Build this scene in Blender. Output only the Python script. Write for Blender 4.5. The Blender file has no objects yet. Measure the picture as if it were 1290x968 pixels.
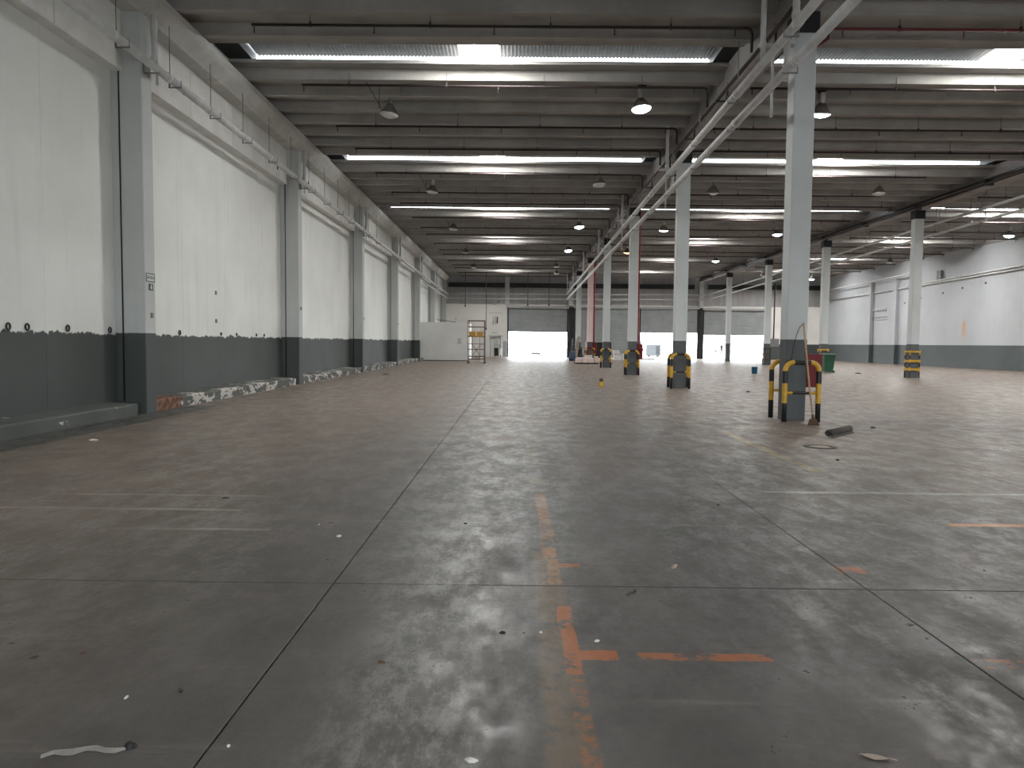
import bpy, math, random
from mathutils import Vector, Matrix
random.seed(7)
C = bpy.context.scene.collection
sc = bpy.context.scene

# ------------------------------------------------------------------ camera
def make_camera():
    yaw, pit, rol, f = -.0060132, .0562843, .0099661, 923.4
    F = Vector((math.sin(yaw)*math.cos(pit), math.cos(yaw)*math.cos(pit), -math.sin(pit)))
    R = Vector((math.cos(yaw), -math.sin(yaw), 0)); U = R.cross(F)
    c, s = math.cos(rol), math.sin(rol)
    R2 = R*c + U*s; U2 = U*c - R*s
    cd = bpy.data.cameras.new('camera'); co = bpy.data.objects.new('camera', cd); C.objects.link(co)
    M = Matrix((R2, U2, -F)).transposed().to_4x4(); M.translation = Vector((0, 0, 1.5))
    co.matrix_world = M
    cd.sensor_fit = 'HORIZONTAL'; cd.sensor_width = 36; cd.lens = 36*f/1290
    cd.clip_end = 500; cd.clip_start = .05
    sc.camera = co
make_camera()

# ------------------------------------------------------------------ sky, daylight, exposure
SKY = 12.0
PATCH = 92.0
w = bpy.data.worlds.new('overcast_sky'); sc.world = w; w.use_nodes = True
w.node_tree.nodes['Background'].inputs[0].default_value = (.91, .97, 1.0, 1)
w.node_tree.nodes['Background'].inputs[1].default_value = SKY
sc.view_settings.view_transform = 'Standard'
sc.view_settings.look = 'None'
sc.view_settings.gamma = 1
sc.view_settings.exposure = 0.27
sc.view_settings.use_curve_mapping = False
def portal(loc, rot, sx, sy):
    l = bpy.data.lights.new('door_daylight', 'AREA'); l.shape = 'RECTANGLE'; l.size = sx; l.size_y = sy
    l.cycles.is_portal = True
    o = bpy.data.objects.new('door_daylight', l); C.objects.link(o); o.location = loc; o.rotation_euler = rot

# ------------------------------------------------------------------ grid of the hall
Y0, S = 14.66, 10.352
XL, X1, X2, XR = -8.05, 5.58, 19.11, 32.0
YE, YB = 76.95, -12.0
ZR = 8.365            # underside of the ribs
RIB0 = 19.66 - S      # near face of the first rib of period 0
for a, b, h in ((-1, 5.35, 2.65), (12.8, 18.95, 2.68), (19.4, 26.1, 2.5)):
    portal(((a+b)/2, YE+.5, h/2), (math.radians(-90), 0, 0), b-a, h)
REAR = ((-3.0, 4.0, 3.1), (8.0, 16.0, 3.1), (21.5, 28.5, 3.1))
for a, b, h in REAR:
    portal(((a+b)/2, YB-.5, h/2), (math.radians(90), 0, 0), b-a, h)

# ------------------------------------------------------------------ materials
def mat(name):
    m = bpy.data.materials.new(name); m.use_nodes = True
    return m, m.node_tree, m.node_tree.nodes['Principled BSDF']
class NT:
    def __init__(s, nt):
        s.nt = nt
        g = nt.nodes.new('ShaderNodeNewGeometry'); s.pos = g.outputs['Position']; s.nrm = g.outputs['Normal']
        q = nt.nodes.new('ShaderNodeSeparateXYZ'); nt.links.new(s.pos, q.inputs[0]); s.x, s.y, s.z = q.outputs
    def _in(s, sock, v):
        if isinstance(v, (int, float)): sock.default_value = v
        elif isinstance(v, tuple): sock.default_value = v if len(v) == len(sock.default_value) else v + (1,)
        else: s.nt.links.new(v, sock)
    def m(s, op, a, b=0.0, c=0.0, clamp=False):
        n = s.nt.nodes.new('ShaderNodeMath'); n.operation = op; n.use_clamp = clamp
        s._in(n.inputs[0], a); s._in(n.inputs[1], b)
        if op in ('MULTIPLY_ADD', 'COMPARE', 'SMOOTH_MIN'): s._in(n.inputs[2], c)
        return n.outputs[0]
    def vec(s, sx, sy, sz):
        n = s.nt.nodes.new('ShaderNodeVectorMath'); n.operation = 'MULTIPLY'
        s.nt.links.new(s.pos, n.inputs[0]); n.inputs[1].default_value = (sx, sy, sz); return n.outputs[0]
    def noise(s, scale=1, detail=4, rough=.55, v=None, dist=0):
        n = s.nt.nodes.new('ShaderNodeTexNoise'); n.inputs['Scale'].default_value = scale
        n.inputs['Detail'].default_value = detail; n.inputs['Roughness'].default_value = rough
        n.inputs['Distortion'].default_value = dist
        s.nt.links.new(v if v is not None else s.pos, n.inputs['Vector']); return n.outputs['Fac']
    def ramp(s, v, lo, hi, a=0.0, b=1.0):
        n = s.nt.nodes.new('ShaderNodeMapRange'); n.interpolation_type = 'SMOOTHSTEP'
        s._in(n.inputs[0], v)
        n.inputs[1].default_value = lo; n.inputs[2].default_value = hi; n.inputs[3].default_value = a; n.inputs[4].default_value = b
        return n.outputs[0]
    def mix(s, f, a, b):
        n = s.nt.nodes.new('ShaderNodeMix'); n.data_type = 'RGBA'
        s._in(n.inputs[0], f); s._in(n.inputs[6], a); s._in(n.inputs[7], b); return n.outputs[2]
    def box(s, x0, x1, y0, y1, soft=.01, wob=None):
        """1 inside the rectangle on the floor"""
        x = s.x if wob is None else s.m('ADD', s.x, wob); y = s.y if wob is None else s.m('ADD', s.y, wob)
        a = s.ramp(x, x0-soft, x0+soft); b = s.ramp(x, x1-soft, x1+soft, 1, 0)
        c = s.ramp(y, y0-soft, y0+soft); d = s.ramp(y, y1-soft, y1+soft, 1, 0)
        return s.m('MULTIPLY', s.m('MULTIPLY', a, b), s.m('MULTIPLY', c, d))
    def bump(s, bsdf, h, st, dist=.02):
        n = s.nt.nodes.new('ShaderNodeBump'); n.inputs['Strength'].default_value = st; n.inputs['Distance'].default_value = dist
        s.nt.links.new(h, n.inputs['Height']); s.nt.links.new(n.outputs[0], bsdf.inputs['Normal'])
def plain(name, col, rough=.6, metal=0.0, var=.12, scale=6.0, emit=None, es=0):
    m, nt, b = mat(name); t = NT(nt)
    n = t.noise(scale, 4); f = t.ramp(n, .3, .7)
    c0 = tuple(max(0, c*(1-var)) for c in col); c1 = tuple(min(1, c*(1+var)) for c in col)
    nt.links.new(t.mix(f, c0, c1), b.inputs['Base Color'])
    b.inputs['Roughness'].default_value = rough; b.inputs['Metallic'].default_value = metal
    if emit: b.inputs['Emission Color'].default_value = emit + (1,); b.inputs['Emission Strength'].default_value = es
    return m

WHITE = (.66, .67, .64); DADO = (.062, .073, .073); DADO_W = (.068, .077, .072)
def wall_mat(name, edge, ragged, white=WHITE, dado=DADO, upper=None, upz=5.6, dado_x=None, rust=False):
    m, nt, b = mat(name); t = NT(nt)
    big = t.noise(.35, 5, .6); fine = t.noise(9, 5)
    streak = t.noise(1, 4, .6, t.vec(3, 3, .25))
    c = t.mix(t.ramp(big, .3, .7), tuple(v*.93 for v in white), tuple(min(1, v*1.05) for v in white))
    c = t.mix(t.ramp(streak, .52, .8, 0, .3), c, tuple(v*.72 for v in white))
    spots = t.noise(2.2, 5, .75)
    c = t.mix(t.ramp(spots, .70, .76, 0, .5), c, tuple(v*.6 for v in white))
    if upper:
        c = t.mix(t.ramp(t.m('ADD', t.z, t.m('MULTIPLY', big, .3)), upz+.1, upz+.2), c, t.mix(t.ramp(streak, .3, .7), tuple(v*.8 for v in upper), upper))
    wob = t.m('ADD', t.m('MULTIPLY', t.m('SUBTRACT', t.noise(1.3, 6, .75), .5), ragged), t.m('MULTIPLY', t.m('SUBTRACT', t.noise(14, 3, .7, t.vec(1, 1, .2)), .5), ragged*.45))
    e = t.m('ADD', t.z, wob)
    d = t.ramp(e, edge-.008, edge+.008, 1, 0)
    if dado_x: d = t.m('MULTIPLY', d, t.ramp(t.x, dado_x[0], dado_x[0]+.02))
    dc = t.mix(t.ramp(big, .35, .65), tuple(v*.9 for v in dado), tuple(v*1.12 for v in dado))
    dc = t.mix(t.ramp(t.noise(4, 6, .8), .68, .73, 0, .35), dc, tuple(v*3 for v in dado))
    c = t.mix(d, c, dc)
    if rust:
        r = t.m('MULTIPLY', t.ramp(t.m('ABSOLUTE', t.m('ADD', t.m('SUBTRACT', t.y, 53.0), t.m('MULTIPLY', fine, .3))), .05, .35, 1, 0),
                t.m('MULTIPLY', t.ramp(t.z, 1.9, 2.7), t.ramp(t.z, 3.2, 3.5, 1, 0)))
        c = t.mix(t.m('MULTIPLY', r, .75), c, (.55, .27, .12))
    nt.links.new(c, b.inputs['Base Color']); b.inputs['Roughness'].default_value = .62
    t.bump(b, t.noise(30, 4), .12, .01)
    return m
M = {}
M['wall_left'] = wall_mat('wall_left_paint', 1.60, .34, (.83, .84, .81), DADO_W)
M['wall_far'] = wall_mat('wall_far_paint', 1.62, .02, (.82, .80, .76), DADO, (.40, .39, .39), 5.5, (5.0, 40))
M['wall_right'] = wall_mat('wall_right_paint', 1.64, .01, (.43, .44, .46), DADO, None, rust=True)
M['column'] = wall_mat('column_paint', 1.62, .008, (.62, .65, .65), (.085, .095, .098))
M['column_left'] = wall_mat('pilaster_paint', 1.62, .05, (.54, .56, .55), (.060, .070, .068))
M['column_pink'] = wall_mat('pinkish_column_colour', 1.62, .01, (.80, .63, .61), (.10, .08, .08))  # pinkish base colours for the whole column
M['upper_wall'] = plain('upper_wall_paint', (.78, .78, .75), .7, var=.08, scale=1.5)
M['partition'] = plain('partition_board', (.84, .84, .82), .6, var=.04, scale=1)

def concrete(name, col, streaks=True):
    m, nt, b = mat(name); t = NT(nt)
    a = t.noise(.6, 6, .65); s_ = t.noise(1, 5, .6, t.vec(.12, 4, 4)); f = t.noise(18, 4)
    c = t.mix(t.ramp(a, .3, .7), tuple(v*.8 for v in col), tuple(min(1, v*1.12) for v in col))
    c = t.mix(t.ramp(s_, .5, .75, 0, .35), c, tuple(v*.6 for v in col))
    c = t.mix(t.ramp(f, .72, .8, 0, .5), c, tuple(v*.5 for v in col))
    nt.links.new(c, b.inputs['Base Color']); b.inputs['Roughness'].default_value = .85
    t.bump(b, f, .15, .01)
    return m
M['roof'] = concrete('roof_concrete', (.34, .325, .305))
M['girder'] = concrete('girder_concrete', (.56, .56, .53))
M['girder_shaded'] = concrete('shaded_girder_concrete', (.30, .28, .27))  # row girders' shade put into a darker copy of the girder colour
M['black'] = plain('black_recess', (.012, .013, .016), .7)
M['dark_pipe'] = plain('dark_maroon_pipe', (.028, .018, .018), .5, .2)
M['red_pipe'] = plain('dark_red_pipe', (.13, .018, .022), .5)
M['white_pipe'] = plain('white_painted_pipe', (.58, .58, .57), .45, var=.1, scale=3)
M['grey_metal'] = plain('grey_steel', (.25, .25, .25), .5, .6)
M['dark_metal'] = plain('dark_steel', (.03, .03, .032), .5, .4)
M['brushed'] = plain('spun_aluminium', (.36, .36, .36), .25, .85, .05)
M['ballast'] = plain('pale_ballast_can', (.5, .5, .5), .35, .3)
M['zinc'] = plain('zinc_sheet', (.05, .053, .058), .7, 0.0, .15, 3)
M['sheet_clear'] = plain('translucent_sheet', (.8, .8, .8), .5, emit=(1, 1, .975), es=PATCH)
M['sheet_dimmed'] = plain('dimmed_translucent_sheet', (.5, .5, .48), .7, emit=(1, 1, .97), es=PATCH*.42)  # unseen near skylights, glow turned down to darken the floor by the camera
M['lamp_on'] = plain('lit_lamp_glass', (.9, .9, .9), .3, emit=(.86, 1.0, .98), es=14)
M['lamp_warm'] = plain('lit_orange_lamp_glass', (.9, .8, .7), .3, emit=(1.0, .42, .14), es=9)
M['lamp_off'] = plain('unlit_lamp_glass', (.62, .62, .60), .2, .0)
M['shutter'] = plain('grey_roller_shutter', (.36, .38, .385), .55, .2, .08, 1)
M['shutter_box'] = plain('pale_shutter_box', (.42, .42, .42), .5)
M['yellow'] = plain('safety_yellow', (.62, .36, .035), .5, var=.15)
M['safety_black'] = plain('safety_black', (.016, .016, .018), .45)
M['red'] = plain('red_plastic', (.17, .006, .012), .6)
M['green'] = plain('green_plastic', (.012, .085, .042), .45)
M['blue'] = plain('blue_plastic', (.05, .22, .42), .4)
M['wood'] = plain('ash_wood', (.42, .25, .14), .6, scale=12)
M['ply'] = plain('golden_plywood', (.50, .27, .06), .6, scale=5)
M['rust'] = plain('rusty_steel', (.10, .055, .035), .8)
M['carpet'] = plain('grey_roll', (.075, .068, .06), .9, scale=14)
M['white_thing'] = plain('white_board', (.72, .70, .68), .6, var=.05)
M['pink_white'] = plain('pinkish_cardboard', (.70, .57, .52), .7, var=.06)
M['ext_ground'] = plain('outdoor_concrete', (.5, .5, .5), .9)
M['skin'] = plain('skin', (.35, .2, .14), .6)
M['hazy_white'] = plain('cabin_paint', (.072, .076, .08), .8)
M['bench_grey'] = plain('bench_grey', (.03, .03, .032), .8)
M['rag'] = plain('torn_grey_rag', (.24, .23, .21), .9)
M['red_bright'] = plain('bright_red_pipe', (.34, .02, .03), .5)
M['cloth_white'] = plain('pale_shirt', (.6, .6, .6), .8)
M['cloth_blue'] = plain('blue_trousers', (.012, .035, .10), .9)
M['cloth_dark'] = plain('dark_clothes', (.02, .02, .022), .9)
M['ink'] = plain('sign_ink', (.03, .05, .045), .6)
M['signboard'] = plain('sign_board', (.6, .63, .6), .5)
M['ply_end'] = plain('beige_block', (.40, .32, .26), .8)

# peeling kerb
m, nt, b = mat('peeling_kerb_paint'); t = NT(nt)
v = t.noise(1, 6, .72, t.vec(1.2, 1.2, 3.2)); v2 = t.noise(7, 5, .7)
c = t.mix(t.ramp(t.noise(.8, 4), .3, .7), (.085, .093, .085), (.12, .125, .115))
wgt = t.m('ADD', v, t.ramp(t.y, 14.5, 15.5, -.045, .06))
c = t.mix(t.ramp(wgt, .585, .60), c, (.58, .56, .52))
c = t.mix(t.ramp(t.m('ADD', wgt, t.m('MULTIPLY', v2, .08)), .70, .72), c, (.22, .2, .18))
bp = t.m('MULTIPLY', t.ramp(t.m('ADD', t.y, t.m('MULTIPLY', v2, .5)), 15.3, 15.4), t.ramp(t.m('ADD', t.y, t.m('MULTIPLY', v2, .9)), 16.6, 16.75, 1, 0))
c = t.mix(bp, c, t.mix(t.ramp(v2, .4, .6), (.10, .04, .022), (.24, .13, .085)))
nt.links.new(c, b.inputs['Base Color']); b.inputs['Roughness'].default_value = .85; t.bump(b, v, .4, .02)
M['kerb'] = m

# floor
m, nt, b = mat('worn_concrete_floor'); t = NT(nt)
big = t.noise(.16, 5, .6); mid = t.noise(1.1, 7, .65, dist=.4); fine = t.noise(11, 6, .7)
strx = t.noise(1, 6, .7, t.vec(.28, 2.6, 1)); speck = t.noise(42, 3, .6)
grey = t.mix(t.ramp(mid, .3, .7), (.082, .075, .069), (.122, .112, .103))  # near tone, darkened to put the light falloff by the camera into colour
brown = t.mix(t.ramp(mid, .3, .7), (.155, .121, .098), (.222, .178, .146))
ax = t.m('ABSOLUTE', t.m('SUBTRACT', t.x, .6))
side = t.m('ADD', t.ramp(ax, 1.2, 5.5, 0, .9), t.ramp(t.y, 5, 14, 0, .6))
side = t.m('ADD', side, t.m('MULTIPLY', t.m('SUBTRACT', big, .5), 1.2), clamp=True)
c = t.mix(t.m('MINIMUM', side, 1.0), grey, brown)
c = t.mix(t.ramp(t.noise(1, 7, .75, t.vec(.22, 1.1, 1)), .55, .72, 0, .45), c, (.235, .195, .165))
c = t.mix(t.ramp(strx, .60, .72, 0, .40), c, (.27, .25, .225))
c = t.mix(t.ramp(strx, .40, .26, 0, .32), c, (.075, .068, .062))
c = t.mix(t.ramp(t.noise(26, 5, .7), .60, .74, 0, .35), c, (.07, .066, .06))
c = t.mix(t.ramp(speck, .70, .74, 0, .6), c, (.30, .29, .27))
# skylight glare painted into the floor colour, left of the line and right
glare_l = t.m('MULTIPLY', t.box(-.72, -.12, 1.6, 6.2, .28), t.ramp(t.noise(1, 9, .85, t.vec(4.5, 2.0, 1)), .44, .60))
c = t.mix(t.m('MULTIPLY', glare_l, .6), c, (.34, .33, .31))
glare_r = t.m('MULTIPLY', t.box(1.6, 2.3, 2.3, 6.5, .3), t.ramp(t.noise(1, 8, .78, t.vec(3.0, 1.8, 1)), .52, .66))
c = t.mix(t.m('MULTIPLY', glare_r, .55), c, (.30, .29, .27))
# damp dark patch and dark tracks
dk = t.m('MULTIPLY', t.box(-1.6, .5, 7.6, 11.0, .5), t.ramp(t.noise(1, 7, .75, t.vec(1.3, .9, 1)), .47, .55))
c = t.mix(t.m('MULTIPLY', dk, .65), c, (.055, .05, .046))
dk2 = t.m('MULTIPLY', t.box(6.0, 10.5, 12.0, 15.5, .9), t.ramp(t.noise(1, 6, .7, t.vec(.5, 1.2, 1)), .45, .62))
c = t.mix(t.m('MULTIPLY', dk2, .55), c, (.075, .065, .06))
# tyre scrape marks on the left
for (x0, x1, y0, y1) in ((-6.2, -2.4, 6.40, 6.47), (-5.4, -2.9, 6.68, 6.74), (-4.2, -2.4, 7.0, 7.04), (-3.2, -1.9, 5.75, 5.80), (2.6, 9.5, 7.45, 7.53)):
    k = t.m('MULTIPLY', t.box(x0, x1, y0, y1, .03, t.m('MULTIPLY', mid, .08)), t.ramp(strx, .40, .6))
    c = t.mix(t.m('MULTIPLY', k, .9), c, (.42, .39, .36))
# painted lines
wear = t.noise(11, 9, .85); wear2 = t.noise(3.2, 6, .7)
wb = t.m('ADD', t.m('MULTIPLY', t.m('SUBTRACT', fine, .5), .03), t.m('MULTIPLY', t.m('SUBTRACT', t.noise(3, 3), .5), .05))
def line(c, x0, x1, y0, y1, col, th, amt=.9, soft=.006):
    k = t.m('MULTIPLY', t.box(x0, x1, y0, y1, soft, wb), t.ramp(t.m('ADD', wear, t.m('MULTIPLY', t.m('SUBTRACT', wear2, .5), .95)), th-.05, th+.04))
    return t.mix(t.m('MULTIPLY', k, amt), c, col)
OR = (.43, .135, .035); YE_ = (.30, .20, .09)
c = line(c, .125, .31, 0, 5.2, (.18, .13, .083), .43, .8, .03)
c = line(c, .20, .30, 5.0, 7.2, (.33, .17, .08), .46, .8, .015)
c = line(c, .16, .30, 7.2, 30, (.30, .24, .12), .55, .5)
c = line(c, .24, .32, 3.25, 4.1, OR, .43, .9)
c = line(c, .25, .32, 2.0, 3.2, OR, .53, .6)
c = line(c, .22, .30, 4.5, 5.6, (.40, .19, .08), .50, .7)
c = line(c, .60, 1.24, 3.41, 3.49, OR, .47, .85)
c = line(c, .31, .50, 3.40, 3.51, OR, .40, .95)
c = line(c, .30, .52, 4.84, 4.92, OR, .47, .85)
c = line(c, 2.16, 2.34, 4.78, 4.92, OR, .44, .8)
c = line(c, 3.66, 6.0, 6.09, 6.18, (.55, .20, .06), .34, .9)
c = line(c, 2.2, 3.0, 3.35, 3.46, OR, .52, .6)
c = line(c, 3.52, 3.66, 8.7, 12.5, (.34, .25, .11), .46, .7)
c = line(c, -4.6, -3.9, 3.3, 3.6, (.22, .08, .04), .55, .35)
# grey-green paint strip along the left wall
ps = t.m('MULTIPLY', t.ramp(t.m('ADD', t.x, t.m('MULTIPLY', t.noise(1, 5, .7, t.vec(1.5, .8, 1)), .45)), -6.55, -6.48, 1, 0), t.ramp(t.m('ADD', t.y, t.m('MULTIPLY', mid, 3)), 17.2, 18.6, 1, 0))
c = t.mix(t.m('MULTIPLY', ps, .85), c, t.mix(t.ramp(t.noise(1, 5, .7, t.vec(4, .5, 1)), .45, .55), (.085, .095, .09), (.05, .055, .052)))
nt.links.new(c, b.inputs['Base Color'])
gl = t.m('ADD', t.noise(1, 8, .8, t.vec(3.4, 1.7, 1)), t.m('MULTIPLY', t.m('SUBTRACT', t.noise(24, 5, .8), .5), .25))
r = t.m('ADD', t.ramp(gl, .38, .64, .58, .30), t.m('MULTIPLY', t.m('SUBTRACT', fine, .5), .35))
nt.links.new(r, b.inputs['Roughness'])
b.inputs['Specular IOR Level'].default_value = .42
t.bump(b, fine, .09, .008)
M['floor'] = m
M['joint'] = plain('dark_floor_joint', (.02, .019, .018), .95)

# ------------------------------------------------------------------ mesh helpers
class MB:
    def __init__(s): s.v = []; s.f = []; s.mi = []; s.sm = []
    def add(s, vs, fs, mi=0, sm=False):
        o = len(s.v); s.v += [tuple(p) for p in vs]
        for f in fs: s.f.append(tuple(i+o for i in f)); s.mi.append(mi); s.sm.append(sm)
        return s
    def box(s, x0, x1, y0, y1, z0, z1, mi=0):
        v = [(x, y, z) for z in (z0, z1) for y in (y0, y1) for x in (x0, x1)]
        return s.add(v, [(0, 2, 3, 1), (4, 5, 7, 6), (0, 1, 5, 4), (2, 6, 7, 3), (0, 4, 6, 2), (1, 3, 7, 5)], mi)
    def bevbox(s, x0, x1, y0, y1, z0, z1, bv=.03, mi=0):
        """vertical box with chamfered vertical edges"""
        P = [(x0+bv, y0), (x1-bv, y0), (x1, y0+bv), (x1, y1-bv), (x1-bv, y1), (x0+bv, y1), (x0, y1-bv), (x0, y0+bv)]
        return s.prism([(x, y, z0) for x, y in P], (0, 0, z1-z0), mi)
    def prism(s, ring, d, mi=0):
        n = len(ring); d = Vector(d)
        v = [Vector(p) for p in ring] + [Vector(p)+d for p in ring]
        return s.add(v, [tuple(range(n))[::-1], tuple(range(n, 2*n))] + [(i, (i+1) % n, n+(i+1) % n, n+i) for i in range(n)], mi)
    def tube(s, pts, r, n=8, mi=0, cap=True, mis=None, rs=None):
        pts = [Vector(p) for p in pts]; rings = []
        up = None
        for i, p in enumerate(pts):
            d = (pts[min(i+1, len(pts)-1)] - pts[max(i-1, 0)]).normalized()
            if up is None:
                up = Vector((0, 0, 1)) if abs(d.z) < .9 else Vector((1, 0, 0))
            a = d.cross(up).normalized(); bq = a.cross(d).normalized(); up = bq
            rr = rs[i] if rs else r
            rings.append([p + (a*math.cos(2*math.pi*k/n) + bq*math.sin(2*math.pi*k/n))*rr for k in range(n)])
        o = len(s.v)
        for rg in rings: s.v += [tuple(q) for q in rg]
        for i in range(len(pts)-1):
            for k in range(n):
                s.f.append((o+i*n+k, o+(i+1)*n+k, o+(i+1)*n+(k+1) % n, o+i*n+(k+1) % n)); s.mi.append(mis[i] if mis else mi); s.sm.append(True)
        if cap:
            s.f.append(tuple(o+k for k in range(n))); s.mi.append(mis[0] if mis else mi); s.sm.append(False)
            e = o+(len(pts)-1)*n
            s.f.append(tuple(e+k for k in range(n))[::-1]); s.mi.append(mis[-1] if mis else mi); s.sm.append(False)
        return s
    def lathe(s, prof, n=20, c=(0, 0, 0), mi=0, axis=None):
        o = len(s.v)
        A = Matrix.Identity(3) if axis is None else Vector((0, 0, 1)).rotation_difference(Vector(axis)).to_matrix()
        for r, z in prof:
            for k in range(n):
                a = 2*math.pi*k/n; s.v.append(tuple(Vector(c) + A @ Vector((r*math.cos(a), r*math.sin(a), z))))
        for i in range(len(prof)-1):
            for k in range(n):
                s.f.append((o+i*n+k, o+i*n+(k+1) % n, o+(i+1)*n+(k+1) % n, o+(i+1)*n+k)); s.mi.append(mi); s.sm.append(True)
        return s
    def mesh(s, name, mats):
        me = bpy.data.meshes.new(name); me.from_pydata(s.v, [], s.f)
        for q in (mats if isinstance(mats, (list, tuple)) else [mats]): me.materials.append(M[q] if isinstance(q, str) else q)
        for p, a, h in zip(me.polygons, s.mi, s.sm): p.material_index = a; p.use_smooth = h
        me.update(); return me
    def build(s, name, mats, parent=None, loc=None):
        return link(name, s.mesh(name, mats), parent, loc)
def link(name, me, parent=None, loc=None):
    o = bpy.data.objects.new(name, me); C.objects.link(o)
    if loc is not None: o.location = loc
    if parent is not None: o.parent = parent
    return o
def tag(o, label=None, cat=None, group=None, kind=None):
    for k, v in (('label', label), ('category', cat), ('group', group), ('kind', kind)):
        if v: o[k] = v
    return o
def empty(name, loc=(0, 0, 0), rz=0, **kw):
    o = bpy.data.objects.new(name, None); C.objects.link(o); o.location = loc; o.rotation_euler = (0, 0, rz)
    o.empty_display_size = .1
    return tag(o, **kw)
def copy_tree(o, parent=None):
    c = o.copy(); C.objects.link(c); c.parent = parent
    for ch in list(o.children): copy_tree(ch, c)
    return c
ORD = ['first', 'second', 'third', 'fourth', 'fifth', 'sixth', 'seventh', 'eighth', 'ninth', 'tenth', 'eleventh', 'twelfth',
       'thirteenth', 'fourteenth', 'fifteenth', 'sixteenth', 'seventeenth', 'eighteenth', 'nineteenth', 'twentieth']

# ------------------------------------------------------------------ floor: cast slabs with sawn joints
fl = MB().box(XL-.3, XR+.3, YB-.2, YE+.3, -.2, -.012).build('floor', 'joint'); fl['kind'] = 'structure'
G = .0035
xs = [XL-.02] + [-1.12+3.3*i for i in range(-2, 11) if XL < -1.12+3.3*i < XR-.3] + [XR+.02]
ys = [YB-.05] + [4.46+5.176*i for i in range(-3, 14) if 4.46+5.176*i < YE-.3] + [YE+.25]
slab_meshes = {}
for i in range(len(xs)-1):
    for j in range(len(ys)-1):
        dx, dy = round(xs[i+1]-xs[i], 3), round(ys[j+1]-ys[j], 3)
        if (dx, dy) not in slab_meshes:
            q = MB(); e = .004
            P = [(G, G), (dx-G, G), (dx-G, dy-G), (G, dy-G)]; Q = [(G+e, G+e), (dx-G-e, G+e), (dx-G-e, dy-G-e), (G+e, dy-G-e)]
            q.add([(x, y, -.014) for x, y in P] + [(x, y, -e*.6) for x, y in P] + [(x, y, 0) for x, y in Q],
                  [(0, 1, 5, 4), (1, 2, 6, 5), (2, 3, 7, 6), (3, 0, 4, 7), (4, 5, 9, 8), (5, 6, 10, 9), (6, 7, 11, 10), (7, 4, 8, 11), (8, 9, 10, 11)])
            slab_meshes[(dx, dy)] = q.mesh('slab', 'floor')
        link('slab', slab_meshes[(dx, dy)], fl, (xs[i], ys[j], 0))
g_ = MB().box(-150, 180, -150, 260, -.5, -.22)
gr = g_.build('ground', 'ext_ground'); gr['kind'] = 'structure'
for nm, a, b_ in (('ground', YE+.3, YE+60), ('ground', YB-60, YB-.2)):
    tag(MB().box(-40, 60, a, b_, -.22, -.01).build(nm, 'ext_ground'), kind='structure')

# ------------------------------------------------------------------ left wall, built of 2.6 m panels
wl = MB().box(XL-.3, XL-.03, YB, YE, 0, 9.2).build('wall_left', 'joint'); wl['kind'] = 'structure'
pan = {}
yj = [YB] + [12.5+2.588*i for i in range(-9, 25)] + [YE]
for a, b_ in zip(yj[:-1], yj[1:]):
    d = round(b_-a, 3)
    if d < .2: continue
    if d not in pan:
        pan[d] = MB().box(-.05, 0, .003, d-.003, 0, 8.0).mesh('panel', 'wall_left')
    link('panel', pan[d], wl, (XL, a, 0))
# upper band of wall that stands forward over the panels, one per bay, and the pilasters between bays
ty = [Y0+S*k for k in range(-2, 7)]
for k in range(-3, 6):
    a, b_ = Y0+S*k+.42, Y0+S*(k+1)-.0
    a = max(a, YB)
    q = MB().box(XL, -7.80, a, b_, 6.75, 7.95, 0)
    for yy in (a+2.6, a+5.2, a+7.8):
        q.box(-7.80, -7.796, yy, yy+.012, 6.76, 7.9, 1)
    q.build('upper_panel', ['upper_wall', 'column_left'], wl)
for n, y in enumerate(ty):
    q = MB().bevbox(-8.02, -7.43, y, y+.42, 0, 7.9, .015)
    p = q.build('trim_%d' % (n+1), 'column_left'); p['kind'] = 'structure'
    MB().box(-8.05, -7.86, y+.02, y+.40, 0, 7.9).build('filler_strip', 'column_left', p)
    MB().tube([(-7.875, y-.012, 0.25), (-7.875, y-.012, 7.85)], .014, 6).build('joint_seal', 'safety_black', p)
# long girder along the left wall
q = MB()
ring = [(-8.3, 0, 7.9), (-7.46, 0, 7.9), (-7.42, 0, 7.95), (-7.22, 0, 8.12), (-7.17, 0, 8.2), (-7.17, 0, 8.35), (-7.5, 0, 8.35), (-7.5, 0, 8.75), (-8.3, 0, 8.75)]
q.prism([(x, YB, z) for x, y, z in ring], (0, YE-YB, 0))
tag(q.build('wall_beam', 'girder'), kind='structure')
# kerb at the foot of the wall
kb = empty('baseboard_left', (0, 0, 0), kind='structure')
for k in range(-3, 6):
    a, b_ = max(Y0+S*k+.42, YB), Y0+S*(k+1)-.32
    q = MB(); n = 12; z = .235 if k < 0 else .245
    P = [(XL, 0), (-7.45, 0), (-7.44, z-.03), (-7.47, z), (XL, z+.02)]
    V = []
    for i in range(n+1):
        y = a + (b_-a)*i/n; j = random.uniform(-.012, .012)
        V += [(x+(j if x > -8 else 0), y, zz+(j*.5 if zz > .1 else 0)) for x, zz in P]
    F = [(i*5+k2, i*5+(k2+1) % 5, (i+1)*5+(k2+1) % 5, (i+1)*5+k2) for i in range(n) for k2 in range(5)] + [(4, 3, 2, 1, 0), tuple(n*5+i for i in range(5))]
    q.add(V, F); q.build('kerb', 'kerb', kb)

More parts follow.
